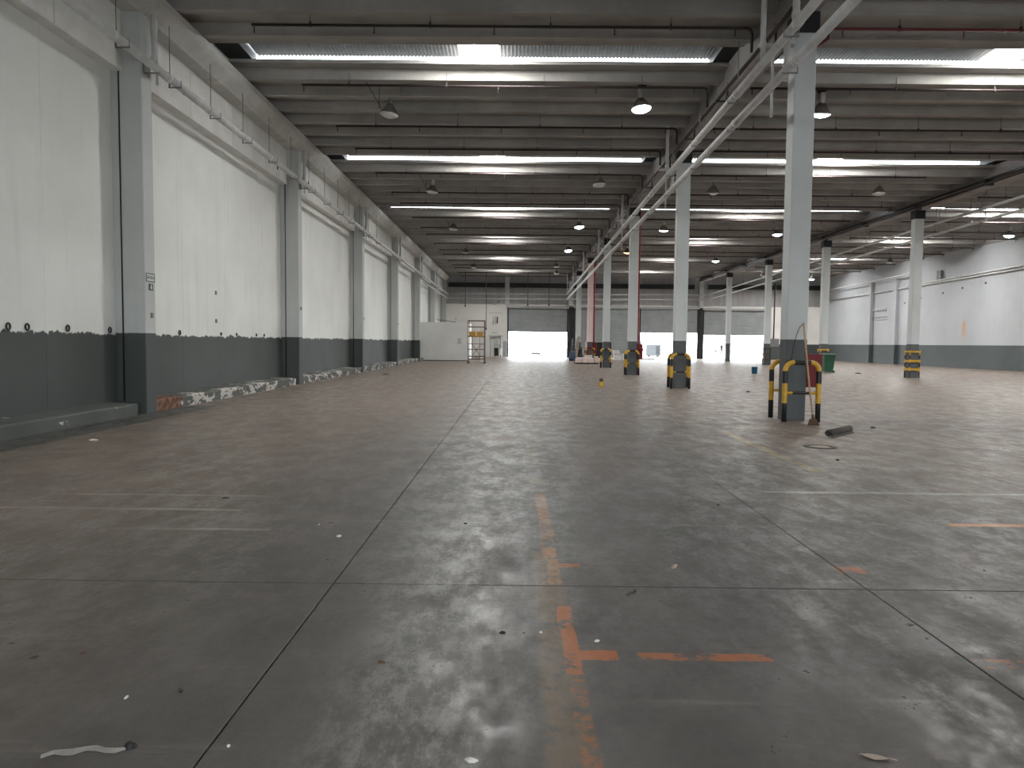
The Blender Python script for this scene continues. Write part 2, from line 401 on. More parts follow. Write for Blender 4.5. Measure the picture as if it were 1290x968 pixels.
# ------------------------------------------------------------------ right wall
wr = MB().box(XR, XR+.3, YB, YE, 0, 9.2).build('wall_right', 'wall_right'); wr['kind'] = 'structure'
for n, y in enumerate((61.9, 66.3)):
    tag(MB().bevbox(XR-.3, XR, y, y+.45, 0, 7.2, .02).build('trim_%d' % (20+n), 'wall_right'), kind='structure')
tag(MB().box(XR-.12, XR, YB, YE, 8.52, 9.1).build('trim_22', 'girder_shaded'), kind='structure')

# ------------------------------------------------------------------ far wall with four shutter doors
wf = MB(); y0, y1 = YE, YE+.3
for a, b_, z0, z1 in ((XL-.3, -2.75, 0, 9), (-2.75, -1.75, 2.15, 9), (-1.75, -1.0, 0, 9), (-1.0, 5.35, 5.15, 9), (5.35, 5.95, 0, 9), (5.95, 12.3, 5.2, 9),
                      (12.3, 12.8, 0, 9), (12.8, 18.95, 5.2, 9), (18.95, 19.4, 0, 9), (19.4, 26.1, 5.1, 9), (26.1, XR+.3, 0, 9)):
    wf.box(a, b_, y0, y1, z0, z1)
wf = wf.build('wall_far', 'wall_far'); wf['kind'] = 'structure'
def shutter(n, a, b_, z0, z1):
    q = MB(); N = int((z1-z0)/.14)
    for i in range(N):
        zz = z0 + .06 + i*(z1-z0-.06)/N; h = (z1-z0-.06)/N
        ring = [(a, YE+.03, zz), (a, YE-.012, zz+h*.25), (a, YE-.012, zz+h*.7), (a, YE+.03, zz+h)]
        q.prism([(x, y, z) for x, y, z in ring], (b_-a, 0, 0))
    d = q.build('door_%d' % n, 'shutter'); d['kind'] = 'structure'
    MB().box(a, b_, YE-.03, YE+.05, z0, z0+.08).build('bottom_rail', 'grey_metal', d)
    MB().box(a-.02, a+.12, YE-.07, YE-.0, 0, z1).build('guide_rail', 'dark_metal', d)
    MB().box(b_-.12, b_+.02, YE-.07, YE-.0, 0, z1).build('guide_rail', 'dark_metal', d)
    MB().box(a-.05, b_+.05, YE-.32, YE-.02, z1-.02, z1+.2).build('shutter_box', 'shutter_box', d)
shutter(1, -1.0, 5.35, 2.65, 5.15)
shutter(2, 5.95, 12.3, .02, 5.2)
shutter(3, 12.8, 18.95, 2.68, 5.2)
shutter(4, 19.4, 26.1, 2.5, 5.1)
for n, (a, b_, mm) in enumerate(((5.42, 5.92, 'dark_metal'), (19.0, 19.36, 'dark_metal'), (-1.45, -1.08, 'shutter'))):
    z = 5.3 if n < 2 else 1.65
    tag(MB().box(a, b_, YE-.12, YE, 0, z).build('trim_%d' % (30+n), mm), kind='structure')
# dark steel beam across the far wall
q = MB()
for a, b_ in ((-7.2, -1.3), (-.8, 18.4), (19.8, 31.4)):
    q.box(a, b_, YE-.30, YE-.28, 7.25, 7.68); q.box(a, b_, YE-.40, YE-.18, 7.66, 7.70); q.box(a, b_, YE-.40, YE-.18, 7.23, 7.27)
tag(q.build('trim_40', 'dark_metal'), kind='structure')
q = MB()
for x in (-1.05, 5.58, 19.11): q.box(x-.22, x+.22, YE-.42, YE, 5.4, 8.36)
tag(q.build('trim_41', 'column_left'), kind='structure')
# small door
d = MB().box(-2.80, -1.70, YE+.301, YE+.36, 0, 2.3).build('door_5', 'white_thing'); d['kind'] = 'structure'
q = MB(); q.box(-2.82, -2.75, YE-.03, YE+.1, 0, 2.2); q.box(-1.75, -1.68, YE-.03, YE+.1, 0, 2.2); q.box(-2.95, -1.55, YE-.05, YE+.1, 2.16, 2.26)
q.build('door_frame', 'shutter', d)
MB().tube([(-1.95, YE+.04, 1.05), (-1.95, YE-.02, 1.05), (-2.07, YE-.02, 1.05)], .012, 6).build('door_handle', 'grey_metal', d)
MB().box(-2.4, -2.0, YE+.05, YE+.062, 1.3, 1.85).build('door_notice', 'signboard', d)

# near wall behind the camera, with three guessed loading doors, unseen, opened for their light
q = MB(); xx = XL-.3
for a, b_, h in REAR:
    q.box(xx, a, YB-.3, YB, 0, 9); q.box(a, b_, YB-.3, YB, h, 9); xx = b_
q.box(xx, XR+.3, YB-.3, YB, 0, 9)
tag(q.build('wall_near', 'wall_right'), kind='structure')

# ------------------------------------------------------------------ roof
ce = empty('ceiling', (0, 0, 0), kind='structure')
BAYS = ((-7.62, 5.36, -1.55, -.55, 0.0), (5.80, 18.90, 11.93, 12.93, 0.0), (19.32, 31.9, 25.25, 27.3, .2))
rib_m = {}; sheet_m = {}
def corrugated(x0, x1):
    q = MB(); pitch = .095; n = int((x1-x0)/pitch*4)
    rows = [(17.78-S, 8.775), (18.15-S, 8.90), (18.6-S, 8.97), (19.05-S, 8.985), (19.4-S, 8.965), (19.62-S, 8.945)]
    V = []
    for y, z in rows:
        for i in range(n+1):
            a = i*math.pi/2
            V.append((x0+(x1-x0)*i/n, y, z + .022*math.sin(a+.78)))
    F = [(r*(n+1)+i, r*(n+1)+i+1, (r+1)*(n+1)+i+1, (r+1)*(n+1)+i) for r in range(len(rows)-1) for i in range(n)]
    q.add(V, F, 0, True)
    return q.mesh('corrugated_sheet', 'zinc')
for bi, (x0, x1, p0, p1, dz) in enumerate(BAYS):
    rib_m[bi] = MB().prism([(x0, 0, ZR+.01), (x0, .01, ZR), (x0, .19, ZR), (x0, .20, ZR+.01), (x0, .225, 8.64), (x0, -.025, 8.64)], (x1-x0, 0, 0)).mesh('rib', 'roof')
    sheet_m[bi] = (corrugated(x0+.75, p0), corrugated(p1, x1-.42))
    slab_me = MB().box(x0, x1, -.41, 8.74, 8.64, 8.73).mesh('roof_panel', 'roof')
    slab_last = MB().box(x0, x1, -.41, YE-.02-(RIB0+6*S), 8.64, 8.73).mesh('roof_panel', 'roof')
    caps = MB().box(x0, x0+.72, 17.9-S, 19.45-S, 8.735, 8.76).box(x1-.40, x1, 17.9-S, 19.45-S, 8.735, 8.76)
    caps.box(x0+.70, x0+.72, 17.9-S, 19.62-S, 8.735, 9.1).box(x1-.42, x1-.40, 17.9-S, 19.62-S, 8.735, 9.1)
    caps = caps.mesh('roof_skylight', 'black')
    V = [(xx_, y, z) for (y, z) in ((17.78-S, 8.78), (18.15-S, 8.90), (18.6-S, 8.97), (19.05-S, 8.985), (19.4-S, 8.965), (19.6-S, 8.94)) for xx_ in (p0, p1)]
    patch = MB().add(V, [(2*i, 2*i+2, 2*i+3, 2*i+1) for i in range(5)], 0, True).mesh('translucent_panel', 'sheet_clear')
    patch_dimmed = patch.copy(); patch_dimmed.materials.clear(); patch_dimmed.materials.append(M['sheet_dimmed'])
    for k in range(-2, 7):
        yb = RIB0 + S*k
        p = link('roof_panel', slab_last if k == 6 else slab_me, ce, (0, yb, dz))
        for i in range(7):
            y = i*1.2686
            if yb+y+.3 < YE and (yb+y > YB+.1): link('rib', rib_m[bi], p, (0, y, 0))
        if k > -2:
            s_ = link('roof_skylight', caps, ce, (0, S*k, dz))
            link('corrugated_sheet', sheet_m[bi][0], s_); link('corrugated_sheet', sheet_m[bi][1], s_)
            link('translucent_panel', patch if k > 0 else patch_dimmed, s_)

# row girders (inverted T) on the two column lines
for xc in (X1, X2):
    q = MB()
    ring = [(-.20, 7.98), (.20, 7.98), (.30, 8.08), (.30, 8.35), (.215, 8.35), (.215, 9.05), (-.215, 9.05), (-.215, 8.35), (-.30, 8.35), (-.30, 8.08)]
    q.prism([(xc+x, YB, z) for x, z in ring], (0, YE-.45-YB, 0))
    tag(q.build('roof_beam', 'girder_shaded'), kind='structure')

# ------------------------------------------------------------------ columns
def column(x, y, label, mm='column', bracket=True):
    t_ = empty('column', (x, y, 0), label=label, cat='column', group='square painted concrete columns', kind='thing')
    MB().bevbox(-.205, .205, 0, .38, 0, 7.58, .012).build('shaft', mm, t_)
    MB().box(-.24, .24, -.03, .42, 7.58, 7.98).build('bearing_block', 'black', t_)
    if bracket:
        MB().box(-.9, -.2, .1, .16, 7.35, 7.41).box(-.62, -.58, .1, .16, 6.0, 7.41).build('pipe_bracket', 'white_pipe', t_)
    return t_
L1 = ['grey white column nearest the camera, with the scraper leaning on it', 'grey white column, second in the near row, black and yellow guard at its foot',
      'grey white column, third in the near row, red cabinet on its right side', 'grey white column, fourth in the near row, just left of the red cabinet column',
      'pinkish column with a red pipe down its right edge', 'narrow grey white column left of the pinkish column, near the ladder']
for k in range(6): column(X1, Y0+S*k, L1[k], 'column_pink' if k == 4 else 'column', k < 4)
L2 = {2: 'column with yellow and black bands round its foot before the right wall', 3: 'column of the right row standing behind the green wheeled bin',
      4: 'column of the right row at the right edge of the far open doorway', 5: 'column of the right row standing in the middle of the bright far doorway'}
row2 = {k: column(X2, Y0+S*k, L2[k], bracket=False) for k in (2, 3, 4, 5)}

# ------------------------------------------------------------------ tubular guards round the near row
def guard(x, y, label, wd=.60, mats=('yellow', 'safety_black')):
    t_ = empty('column_guard', (x, y, 0), label=label, cat='guard', group='yellow and black hooped guards at the column feet')
    h, r, rb = 1.17, .05, .17; a = wd/2
    pts = [(-a, 0, 0), (-a, 0, .37), (-a, 0, .76), (-a, 0, h-rb)]; ms = [1, 0, 1]
    for i in range(1, 7):
        g = math.pi/2*i/6; pts.append((-a+rb-rb*math.cos(g), 0, h-rb+rb*math.sin(g))); ms.append(0)
    pts.append((a-rb, 0, h)); ms.append(1)
    for i in range(1, 7):
        g = math.pi/2*i/6; pts.append((a-rb+rb*math.sin(g), 0, h-rb+rb*math.cos(g))); ms.append(0)
    pts += [(a, 0, .76), (a, 0, .37), (a, 0, 0)]; ms += [1, 0, 1]
    MB().tube(pts, r, 10, mis=ms).build('hoop', list(mats), t_)
    MB().tube([(-a+.05, 0, .57), (-a+.15, 0, .57), (a-.15, 0, .57), (a-.05, 0, .57)], .028, 8, mis=[0, 1, 0]).build('crossbar', list(mats), t_)
    return t_
cn = ['nearest column', 'second column', 'third column', 'fourth column']
guard(5.60, 14.40, 'yellow and black hoop guard in front of the nearest column', .66)
guard(5.60, 15.22, 'yellow and black hoop guard behind the nearest column, left post showing', .62)
for k in (1, 2, 3):
    y = Y0+S*k
    if k != 3: guard(5.55, y-.16, 'yellow and black hoop guard in front of the %s of the near row' % cn[k], .60)
    else: guard(5.53, y-.16, 'yellow and black hoop guard at the foot of the fourth column', .58)
    guard(5.62, y+.62, 'yellow and black hoop guard behind the %s of the near row' % cn[k], .62)
guard(5.55, Y0+4*S-.2, 'orange and red hoop guard at the foot of the pinkish column', .72, ('yellow', 'red'))
guard(5.55, Y0+5*S-.2, 'dark hoop guard at the foot of the narrow column by the ladder', .62, ('safety_black', 'safety_black'))

def corner_guard(k, dull=False):
    zs = [0, .32, .52, .72, .90, 1.10, 1.32]
    g = empty('corner_guard'); g.parent = row2[k]
    for z0, z1 in ((.36, .46), (.76, .86), (1.22, 1.30)):
        MB().box(-.262, .262, -.078, -.066, z0, z1).box(-.262, -.25, -.066, .44, z0, z1).box(.25, .262, -.066, .44, z0, z1).build('band', 'yellow' if not dull else 'rust', g)
    for sx in (-1, 1):
        for y in (-.064, .38):
            q = MB(); x0, x1 = (.207, .249) if sx > 0 else (-.249, -.207)
            for i in range(6): q.box(x0, x1, y, y+.06, zs[i], zs[i+1], (0, 1)[i % 2 == 1])
            q.build('post', ['safety_black', 'rust' if dull else 'yellow'], g)
corner_guard(2); corner_guard(3); corner_guard(4, True)

# ------------------------------------------------------------------ sprinkler lines
PY = [16.0, 19.65, 23.3, 25.97, 29.65, 33.42, 35.95, 40.05, 43.5, 46.1, 50.4, 53.9, 56.5, 60.75, 64.2, 66.8, 71.1, 74.6]
PZ = 8.22
def sprinkler(x0, x1, y, label, hook, grp, mm='dark_pipe', every=2.56, dz=0):
    t_ = empty('sprinkler_pipe', (0, y, 0), label=label, cat='pipe', group=grp)
    pts = [(x0, 0, PZ), (x1-.12, 0, PZ), (x1-.03, 0, PZ-.03), (x1, 0, PZ-.12), (x1, 0, PZ-.5)] if hook == 1 else \
          ([(x0, .05, PZ-.42), (x0+.35, .02, PZ-.30), (x0+.5, 0, PZ-.2), (x0+.5, 0, PZ-.08), (x0+.58, 0, PZ), (x1, 0, PZ)] if hook == 2 else [(x0, 0, PZ), (x1, 0, PZ)])
    MB().tube(pts, .032, 8).build('branch_pipe', mm, t_)
    n = int((x1-x0)/every)+1
    for i in range(n):
        x = x0+.05+i*every
        if hook == 2: x += .75
        if x > x1-.1: break
        if True:
            MB().tube([(x, 0, PZ), (x, 0, PZ-.14)], .014, 6).lathe([(0, -.145), (.024, -.15), (.03, -.16), (0, -.165)], 8, (x, 0, PZ)).build('nozzle', mm, t_)
            MB().box(x+1.192, x+1.202, -.005, .005, PZ, ZR+.275+dz).box(x+1.18, x+1.215, -.035, .035, PZ-.035, PZ+.07).build('hanger', 'dark_pipe', t_)
for i, y in enumerate(PY):
    sprinkler(-5.72, 4.93, y, 'dark sprinkler pipe across the left bay, %s from the camera' % ORD[i], 1, 'sprinkler pipes across the left bay')
    if i < 14:
        sprinkler(6.05, 17.9 if i not in (4, 5) else 16.2, y, 'dark sprinkler pipe across the middle bay, %s from the camera' % ORD[i], 2 if i in (0,) else 0, 'sprinkler pipes across the middle bay', 'red_pipe' if i == 0 else 'dark_pipe')
    if 5 <= i < 16:
        sprinkler(20.6, 31.0 if i > 8 else 30.0, y, 'dark sprinkler pipe across the right bay, %s from the camera' % ORD[i-5], 0, 'sprinkler pipes across the right bay', dz=.2)
tag(MB().tube([(5.05, YB+1, 7.74), (5.05, 75.5, 7.74)], .05, 8).build('sprinkler_main', 'dark_pipe'), 'dark sprinkler main pipe running along the near row girder', 'pipe')
t_ = empty('cable_conduit', (0, 0, 0), label='thin grey conduit run beside the sprinkler main on the near row girder', cat='pipe')
MB().tube([(5.16, YB+1, 7.92), (5.16, 75.5, 7.92)], .03, 6).build('tube', 'white_pipe', t_)
for k in range(-1, 20):
    MB().box(4.95, 5.27, 12+3.45*k, 12.06+3.45*k, 7.62, 7.66).box(5.235, 5.27, 12+3.45*k, 12.06+3.45*k, 7.62, 8.1).build('bracket', 'dark_metal', t_)
t_ = empty('cable_tray', (0, 0, 0), label='dark cable tray along the right row girder', cat='cable tray')
MB().box(X2-.52, X2-.32, 12, 75, 8.1, 8.12).box(X2-.52, X2-.505, 12, 75, 8.1, 8.2).box(X2-.335, X2-.32, 12, 75, 8.1, 8.2).build('tray', 'dark_metal', t_)
MB().tube([(X2-.62, 12, 7.95), (X2-.62, 75, 7.95)], .05, 8).build('dark_main', 'dark_pipe', t_)
for k in range(12): MB().box(X2-.66, X2-.31, 14+5.17*k, 14.12+5.17*k, 7.9, 8.16).build('clamp', 'dark_metal', t_)

# ------------------------------------------------------------------ big white service pipes
def big_pipe(name, pts, r, label, hang=None, grp=None, sleeves=3.45, mm='white_pipe'):
    t_ = empty(name, (0, 0, 0), label=label, cat='pipe', group=grp)
    MB().tube(pts, r, 12).build('pipe_run', mm, t_)
    A, B = Vector(pts[0]), Vector(pts[1]); L = (B-A).length; D = (B-A).normalized(); n = int(L/sleeves)
    for i in range(n):
        p = A + D*(i+.5)*sleeves
        if p.y < 8 or p.y > 60: continue
        MB().tube([p-D*.07, p+D*.07], r*1.13, 12).build('coupling', mm, t_)
        if hang:
            xo, top = hang
            q = MB().box(p.x-r*1.5, p.x+r*1.7, p.y+.3, p.y+.33, p.z-r-.03, p.z-r-.01)
            q.box(p.x+r*1.6, p.x+r*1.7, p.y+.3, p.y+.33, p.z-r-.03, p.z+r*.5)
            q.box(p.x-r*1.5, p.x-r*1.4, p.y+.3, p.y+.33, p.z-r-.03, p.z+r*.5)
            if top > 0: q.tube([(p.x+xo, p.y+.315, p.z-r), (p.x+xo, p.y+.315, top)], .010 if r > .06 else .016, 5)
            q.build('hanger', 'grey_metal', t_)
    return t_
row_upper = big_pipe('white_pipe', [(4.60, 4, 6.95), (4.85, 45, 6.74), (5.05, 76.1, 6.55)], .082, 'upper white pipe running along the left of the near column row', (.10, 8.1))
row_lower = big_pipe('white_pipe', [(4.60, 4, 6.33), (4.85, 45, 6.16), (5.1, 76.1, 6.05)], .082, 'lower white pipe passing in front of the tops of the near columns', (.10, 0))
big_pipe('white_pipe', [(-7.2, 4, 6.96), (-7.2, 40, 6.62), (-7.2, 76.3, 6.48)], .082, 'white pipe running the whole length of the left wall', (-.10, 8.0), sleeves=2.05)
big_pipe('white_pipe', [(-7.25, 56.4, 6.12), (-7.25, 76.3, 6.05)], .07, 'shorter lower white pipe at the far end of the left wall')
big_pipe('white_pipe', [(20.3, 20, 7.75), (19.7, 76.3, 6.65)], .06, 'upper of two pale pipes right of the right column row', (0, 8.55))
big_pipe('white_pipe', [(20.3, 20, 7.22), (19.7, 76.3, 6.15)], .06, 'lower of two pale pipes right of the right column row', (.16, 8.55))
big_pipe('wall_pipe', [(31.8, 38, 6.85), (31.8, 60.5, 6.45)], .06, 'pale pipe along the right wall above the rust stain')
big_pipe('wall_pipe', [(31.86, 38, 6.62), (31.86, 76, 6.12)], .05, 'lower grey pipe along the right wall')
big_pipe('wall_pipe', [(31.4, 59, 7.35), (31.4, 76, 7.1)], .05, 'short pale pipe high on the far end of the right wall', (0, 8.3))
big_pipe('white_pipe', [(-7.2, YE-.5, 6.55), (5.05, YE-.5, 6.55), (19.6, YE-.5, 6.65)], .055, 'upper white pipe crossing the far wall above the shutters')
big_pipe('white_pipe', [(-7.2, YE-.6, 6.05), (5.05, YE-.6, 6.05), (19.6, YE-.6, 6.15)], .055, 'lower white pipe crossing the far wall just above the shutters')
# vertical drops from the roof to the row pipes: parts of the pipe they feed
for i, (y, x, z0, r) in enumerate(((14.3, 4.62, 6.95, .05), (12.9, 4.72, 6.9, .06), (13.7, 4.86, 6.33, .055), (23.6, 4.70, 6.85, .05), (23.6, 4.88, 6.3, .05), (34.2, 4.8, 6.8, .05), (44.4, 4.84, 6.75, .05), (54.7, 4.86, 6.7, .05), (65, 4.90, 6.6, .05), (72.5, 4.91, 6.55, .05))):
    z1 = 8.62 if i != 2 and i != 4 else 7.2
    MB().tube([(x, y, z0), (x, y, z1)], r, 10).lathe([(r*1.3, -.05), (r*1.3, .05)], 10, (x, y, z0+.25)).build('drop_pipe', 'white_pipe', row_lower if i in (2, 4) else row_upper)
# pairs of vertical pipes at the left pilasters
for k in range(0, 6):
    y = Y0+S*k; zp = 6.96-.0094*(y+.1-4) if y < 40 else 6.62-.0039*(y-40)
    t_ = empty('pilaster_pipe', (-7.33, y+.1, 0), label='looped vertical white pipe on the %s left wall pilaster' % ORD[k], cat='pipe', group='looped pipes on the left wall pilasters')
    MB().tube([(.03, .18, 7.94), (.03, .18, 7.6), (.03, .18, 7.15), (.0, .16, zp+.15)], .055, 10).build('sleeve', 'white_pipe', t_)
    MB().tube([(-.02, .42, 7.93), (-.03, .40, 7.75), (-.03, .40, zp-.2)], .024, 8).build('thin_pipe', 'white_pipe', t_)
    MB().box(-.09, .22, -.03, .0, zp-.125, zp-.1).box(-.09, -.065, -.03, .2, zp-.12, zp+.15).build('bracket', 'grey_metal', t_)

# ------------------------------------------------------------------ high-bay lamps
def lamp(x, y, zb, state, label, tilt=(0, 0), grp='high bay lamps hung from the roof', tall=False, dz=0):
    t_ = empty('high_bay_lamp', (x, y, zb), label=label, cat='lamp', group=grp)
    ax = Vector((tilt[0], tilt[1], 1)).normalized()
    top = 8.64+dz-zb
    MB().box(-.10, .10, -.07, .07, top-.10, top).box(-.2, .2, -.015, .015, top-.04, top-.01).build('ceiling_bracket', 'dark_metal', t_)
    MB().lathe([(0, .62), (.06, .62), (.065, .58), (.065, .36), (.055, .34), (0, .34)], 12, axis=ax).build('ballast', 'ballast' if state != 'off' or tall else 'grey_metal', t_)
    MB().tube([ax*.6, Vector((0, 0, top-.1))], .012, 6).build('hanging_rod', 'dark_metal', t_)
    pr = [(.055, .35), (.09, .34), (.13, .29), (.19, .20), (.24, .12), (.265, .07), (.27, .05), (.262, .05), (.255, .07), (.18, .19), (.12, .28), (0, .30)]
    MB().lathe(pr, 24, axis=ax).build('reflector', 'brushed', t_)
    MB().lathe([(.262, .055), (.25, .03), (.20, .0), (.13, -.03), (.06, -.045), (0, -.05)], 24, axis=ax).build('lens', {'on': 'lamp_on', 'off': 'lamp_off', 'warm': 'lamp_warm'}[state], t_)
    return t_
for i, (x, y) in enumerate(((-3.71, 21.24), (-3.73, 31.97), (-3.70, 42.28), (-3.78, 53.15), (-3.8, 63.5))):
    lamp(x, y, 7.9, 'off', 'unlit silver high-bay lamp, %s from the camera in the left lamp row' % ORD[i], (.12, 0), 'lamps of the left lamp row', i == 1)
    t_ = empty('cable_drop', (x-.45, y-.5, 0), label='pair of thin dark cables hanging beside the %s lamp of the left row' % ORD[i], cat='cable', group='cables hanging beside the left lamps')
    MB().tube([(-.05, -.4, 8.62), (.25, 0, 8.1), (.32, .1, 7.95)], .010, 5).tube([(.25, .1, 8.6), (.25, .1, 8.0)], .010, 5).build('cable', 'dark_metal', t_)
for i, (x, y, s_) in enumerate(((3.36, 20.55, 'on'), (3.29, 30.23, 'off'), (3.41, 41.14, 'on'), (3.54, 51.68, 'on'), (3.3, 62.5, 'off'), (3.65, 68.6, 'off'))):
    lamp(x, y, 7.9, s_, '%s silver high-bay lamp, %s from the camera in the row left of the near columns' % ('lit' if s_ == 'on' else 'unlit', ORD[i]), (-.08, .1), 'lamps left of the near columns')
for i, (x, y, s_) in enumerate(((8.4, 20.9, 'on'), (8.27, 31.62, 'off'), (8.25, 42.02, 'on'), (7.73, 52.27, 'warm'), (8.25, 67.9, 'on'))):
    lamp(x, y, 7.9, s_, {'warm': 'orange glowing high-bay lamp beside the third column'}.get(s_, '%s high-bay lamp, %s from the camera in the row right of the near columns' % ('lit' if s_ == 'on' else 'unlit', ORD[i])), (.02, -.25), 'lamps right of the near columns')
for i, (x, y, s_) in enumerate(((15.23, 31.48, 'off'), (15.13, 43.29, 'on'), (15.3, 57.2, 'on'), (15.3, 67.5, 'off'))):
    lamp(x, y, 7.9, s_, '%s high-bay lamp, %s from the camera in the row before the right columns' % ('lit' if s_ == 'on' else 'unlit', ORD[i]), (0, .05), 'lamps before the right columns')
for i, (x, y, s_) in enumerate(((28.4, 43.0, 'on'), (28.6, 57, 'off'), (28.6, 72.0, 'on'), (22.8, 68.6, 'off'))):
    lamp(x, y, 7.9, s_, '%s high-bay lamp in the right bay, %s from the camera' % ('lit' if s_ == 'on' else 'unlit', ORD[i]), (.1, 0), 'lamps of the right bay', dz=.2)

# hanging conduits at the far end
for i, (x, z0) in enumerate(((-4.96, 5.0), (-2.95, 2.76), (1.0, 5.13), (3.03, 5.15), (8.9, 5.2))):
    t_ = empty('hanging_conduit', (x*1.03, 72.3, 0), label='dark vertical conduit hanging at the far end, %s from the left' % ORD[i], cat='conduit', group='conduits hanging at the far end')
    MB().tube([(0, 0, ZR+.275), (0, 0, z0)], .03, 6).build('tube', 'dark_metal', t_)
    MB().lathe([(0, .22), (.05, .2), (.06, .08), (.10, 0), (0, 0)], 10, (0, 0, z0)).build('socket', 'dark_metal', t_)
t_ = empty('wall_cage', (-2.2, 76.7, 0), label='thin black bent conduit with short cage on the far wall left of the first shutter', cat='conduit')
MB().tube([(-.8, 0, 5.6), (-.1, 0, 5.45), (.3, 0, 5.8)], .02, 6).tube([(-.75, 0, 4.6), (.6, 0, 4.6)], .012, 5).build('bent_pipe', 'dark_metal', t_)
MB().tube([(-.3, 0, 3.4), (-.3, 0, 4.2), (0, 0, 4.2), (0, 0, 3.4)], .02, 6).box(.1, .2, -.05, .05, 3.5, 4.2).build('cage', 'dark_metal', t_)

# ------------------------------------------------------------------ left wall fittings
for i, (y, z) in enumerate(((11.55, 1.68), (12.0, 1.68), (13.09, 1.68), (14.45, 1.67), (17.45, 1.66), (19.9, 1.66), (21.0, 1.66), (22.6, 1.66), (23.3, 1.66))):
    n = 14; R_ = .046 if i < 5 else .03; q = MB()
    q.tube([(0, R_*math.cos(2*math.pi*k/n), R_*1.15*math.sin(2*math.pi*k/n)) for k in range(n+1)], .014, 6, cap=False)
    o = q.build('wall_ring', 'safety_black', None, (XL+.02, y, z))
    tag(o, 'small black ring on the left wall at the paint edge, %s from the camera' % ORD[i], 'ring', 'black rings along the paint edge')
sg = empty('exit_sign', (-7.43, 14.87, 2.74), label='pale framed exit sign reading SALIDA on the side of the first left wall pilaster', cat='sign')
MB().box(.0, .012, -.17, .17, -.085, .085).build('board', 'signboard', sg)
MB().box(.012, .016, -.17, .17, .07, .085).box(.012, .016, -.17, .17, -.085, -.07).box(.012, .016, -.17, -.158, -.085, .085).box(.012, .016, .158, .17, -.085, .085).build('border', 'ink', sg)
tc = bpy.data.curves.new('lettering', 'FONT'); tc.body = 'SALIDA'; tc.size = .088; tc.align_x = 'CENTER'; tc.align_y = 'CENTER'; tc.extrude = .001; tc.materials.append(M['ink'])
tmp = bpy.data.objects.new('lettering', tc); C.objects.link(tmp); bpy.context.view_layer.update()
me_ = bpy.data.meshes.new_from_object(tmp.evaluated_get(bpy.context.evaluated_depsgraph_get())); bpy.data.objects.remove(tmp); bpy.data.curves.remove(tc)
to = link('lettering', me_); to.parent = sg; to.location = (.016, 0, 0); to.rotation_euler = (math.radians(90), 0, math.radians(90))
s2 = empty('arrow_sign', (-7.43, 14.89, 2.55), label='small dark square pictogram sign under the exit sign', cat='sign')
MB().box(0, .01, -.075, .075, -.065, .065).build('plate', 'ink', s2)
q = MB(); q.box(.01, .013, -.02, .02, -.005, .055); q.add([(.012, -.05, 0), (.012, .05, 0), (.012, 0, -.055)], [(0, 1, 2)]); q.build('arrow', 'signboard', s2)
for i, (y, z, xf) in enumerate(((14.9, 1.98, -7.43), (19.6, 2.75, XL), (19.6, 2.0, XL), (Y0+S+.2, 2.6, -7.43), (Y0+2*S+.2, 2.6, -7.43), (Y0+3*S+.2, 2.6, -7.43))):
    tag(MB().box(0, .03, -.035, .035, -.05, .05).box(.03, .035, -.015, .015, -.02, .02).build('wall_fitting', 'grey_metal', None, (xf, y, z)),
        'tiny grey fitting on the left wall, %s from the camera' % ORD[i], 'fitting', 'small fittings on the left wall')
for i, (y, z) in enumerate(((15.7, 7.35), (17.3, 7.25), (20.9, 7.3), (22.6, 7.2), (24.0, 7.1), (27.5, 7.3), (33.0, 7.2))):
    tag(MB().box(0, .02, -.03, .03, -.08, .08).build('wall_vent', 'dark_metal', None, (-7.80, y, z)),
        'small dark slot high on the left wall above the pipe, %s from the camera' % ORD[i], 'slot', 'dark slots above the left pipe')

# ------------------------------------------------------------------ right wall fittings
t_ = empty('coat_rack', (XR-.03, 65.3, 4.65), label='row of white hooks on the right wall between the two pilasters', cat='rack')
MB().box(-.02, .02, -1.4, 1.4, -.06, 0).build('rail', 'grey_metal', t_)
for i in range(6): MB().box(-.12, 0, -1.3+i*.5, -1.2+i*.5, -.02, .16).build('hook', 'white_thing', t_)
t_ = empty('wall_shelf', (XR-.03, 65.0, 3.95), label='thin framed strip on the right wall below the white hooks', cat='strip')
MB().box(-.03, .02, -1.3, 1.3, .10, .13).box(-.03, .02, -1.3, 1.3, -.13, -.10).box(-.03, .02, 1.27, 1.3, -.13, .13).build('frame', 'grey_metal', t_)
for i, (u, z) in enumerate(((50.6, 5.9), (53.2, 5.75), (55.6, 5.55), (58.6, 5.35), (61.0, 5.1))):
    tag(MB().box(-.03, 0, -.07, .07, -.06, .06).build('wall_hole', 'safety_black', None, (XR, u, z)), 'small dark mark on the right wall below the pipe, %s from the right' % ORD[i], 'mark', 'dark marks on the right wall')
t_ = empty('wall_duct', (XR-.15, 55.9, 6.55), label='short grey duct standing on the right wall pipe', cat='duct')
MB().box(-.1, .12, -.25, -.03, 0, .7).box(-.1, .12, .03, .25, 0, .7).build('duct', 'grey_metal', t_)

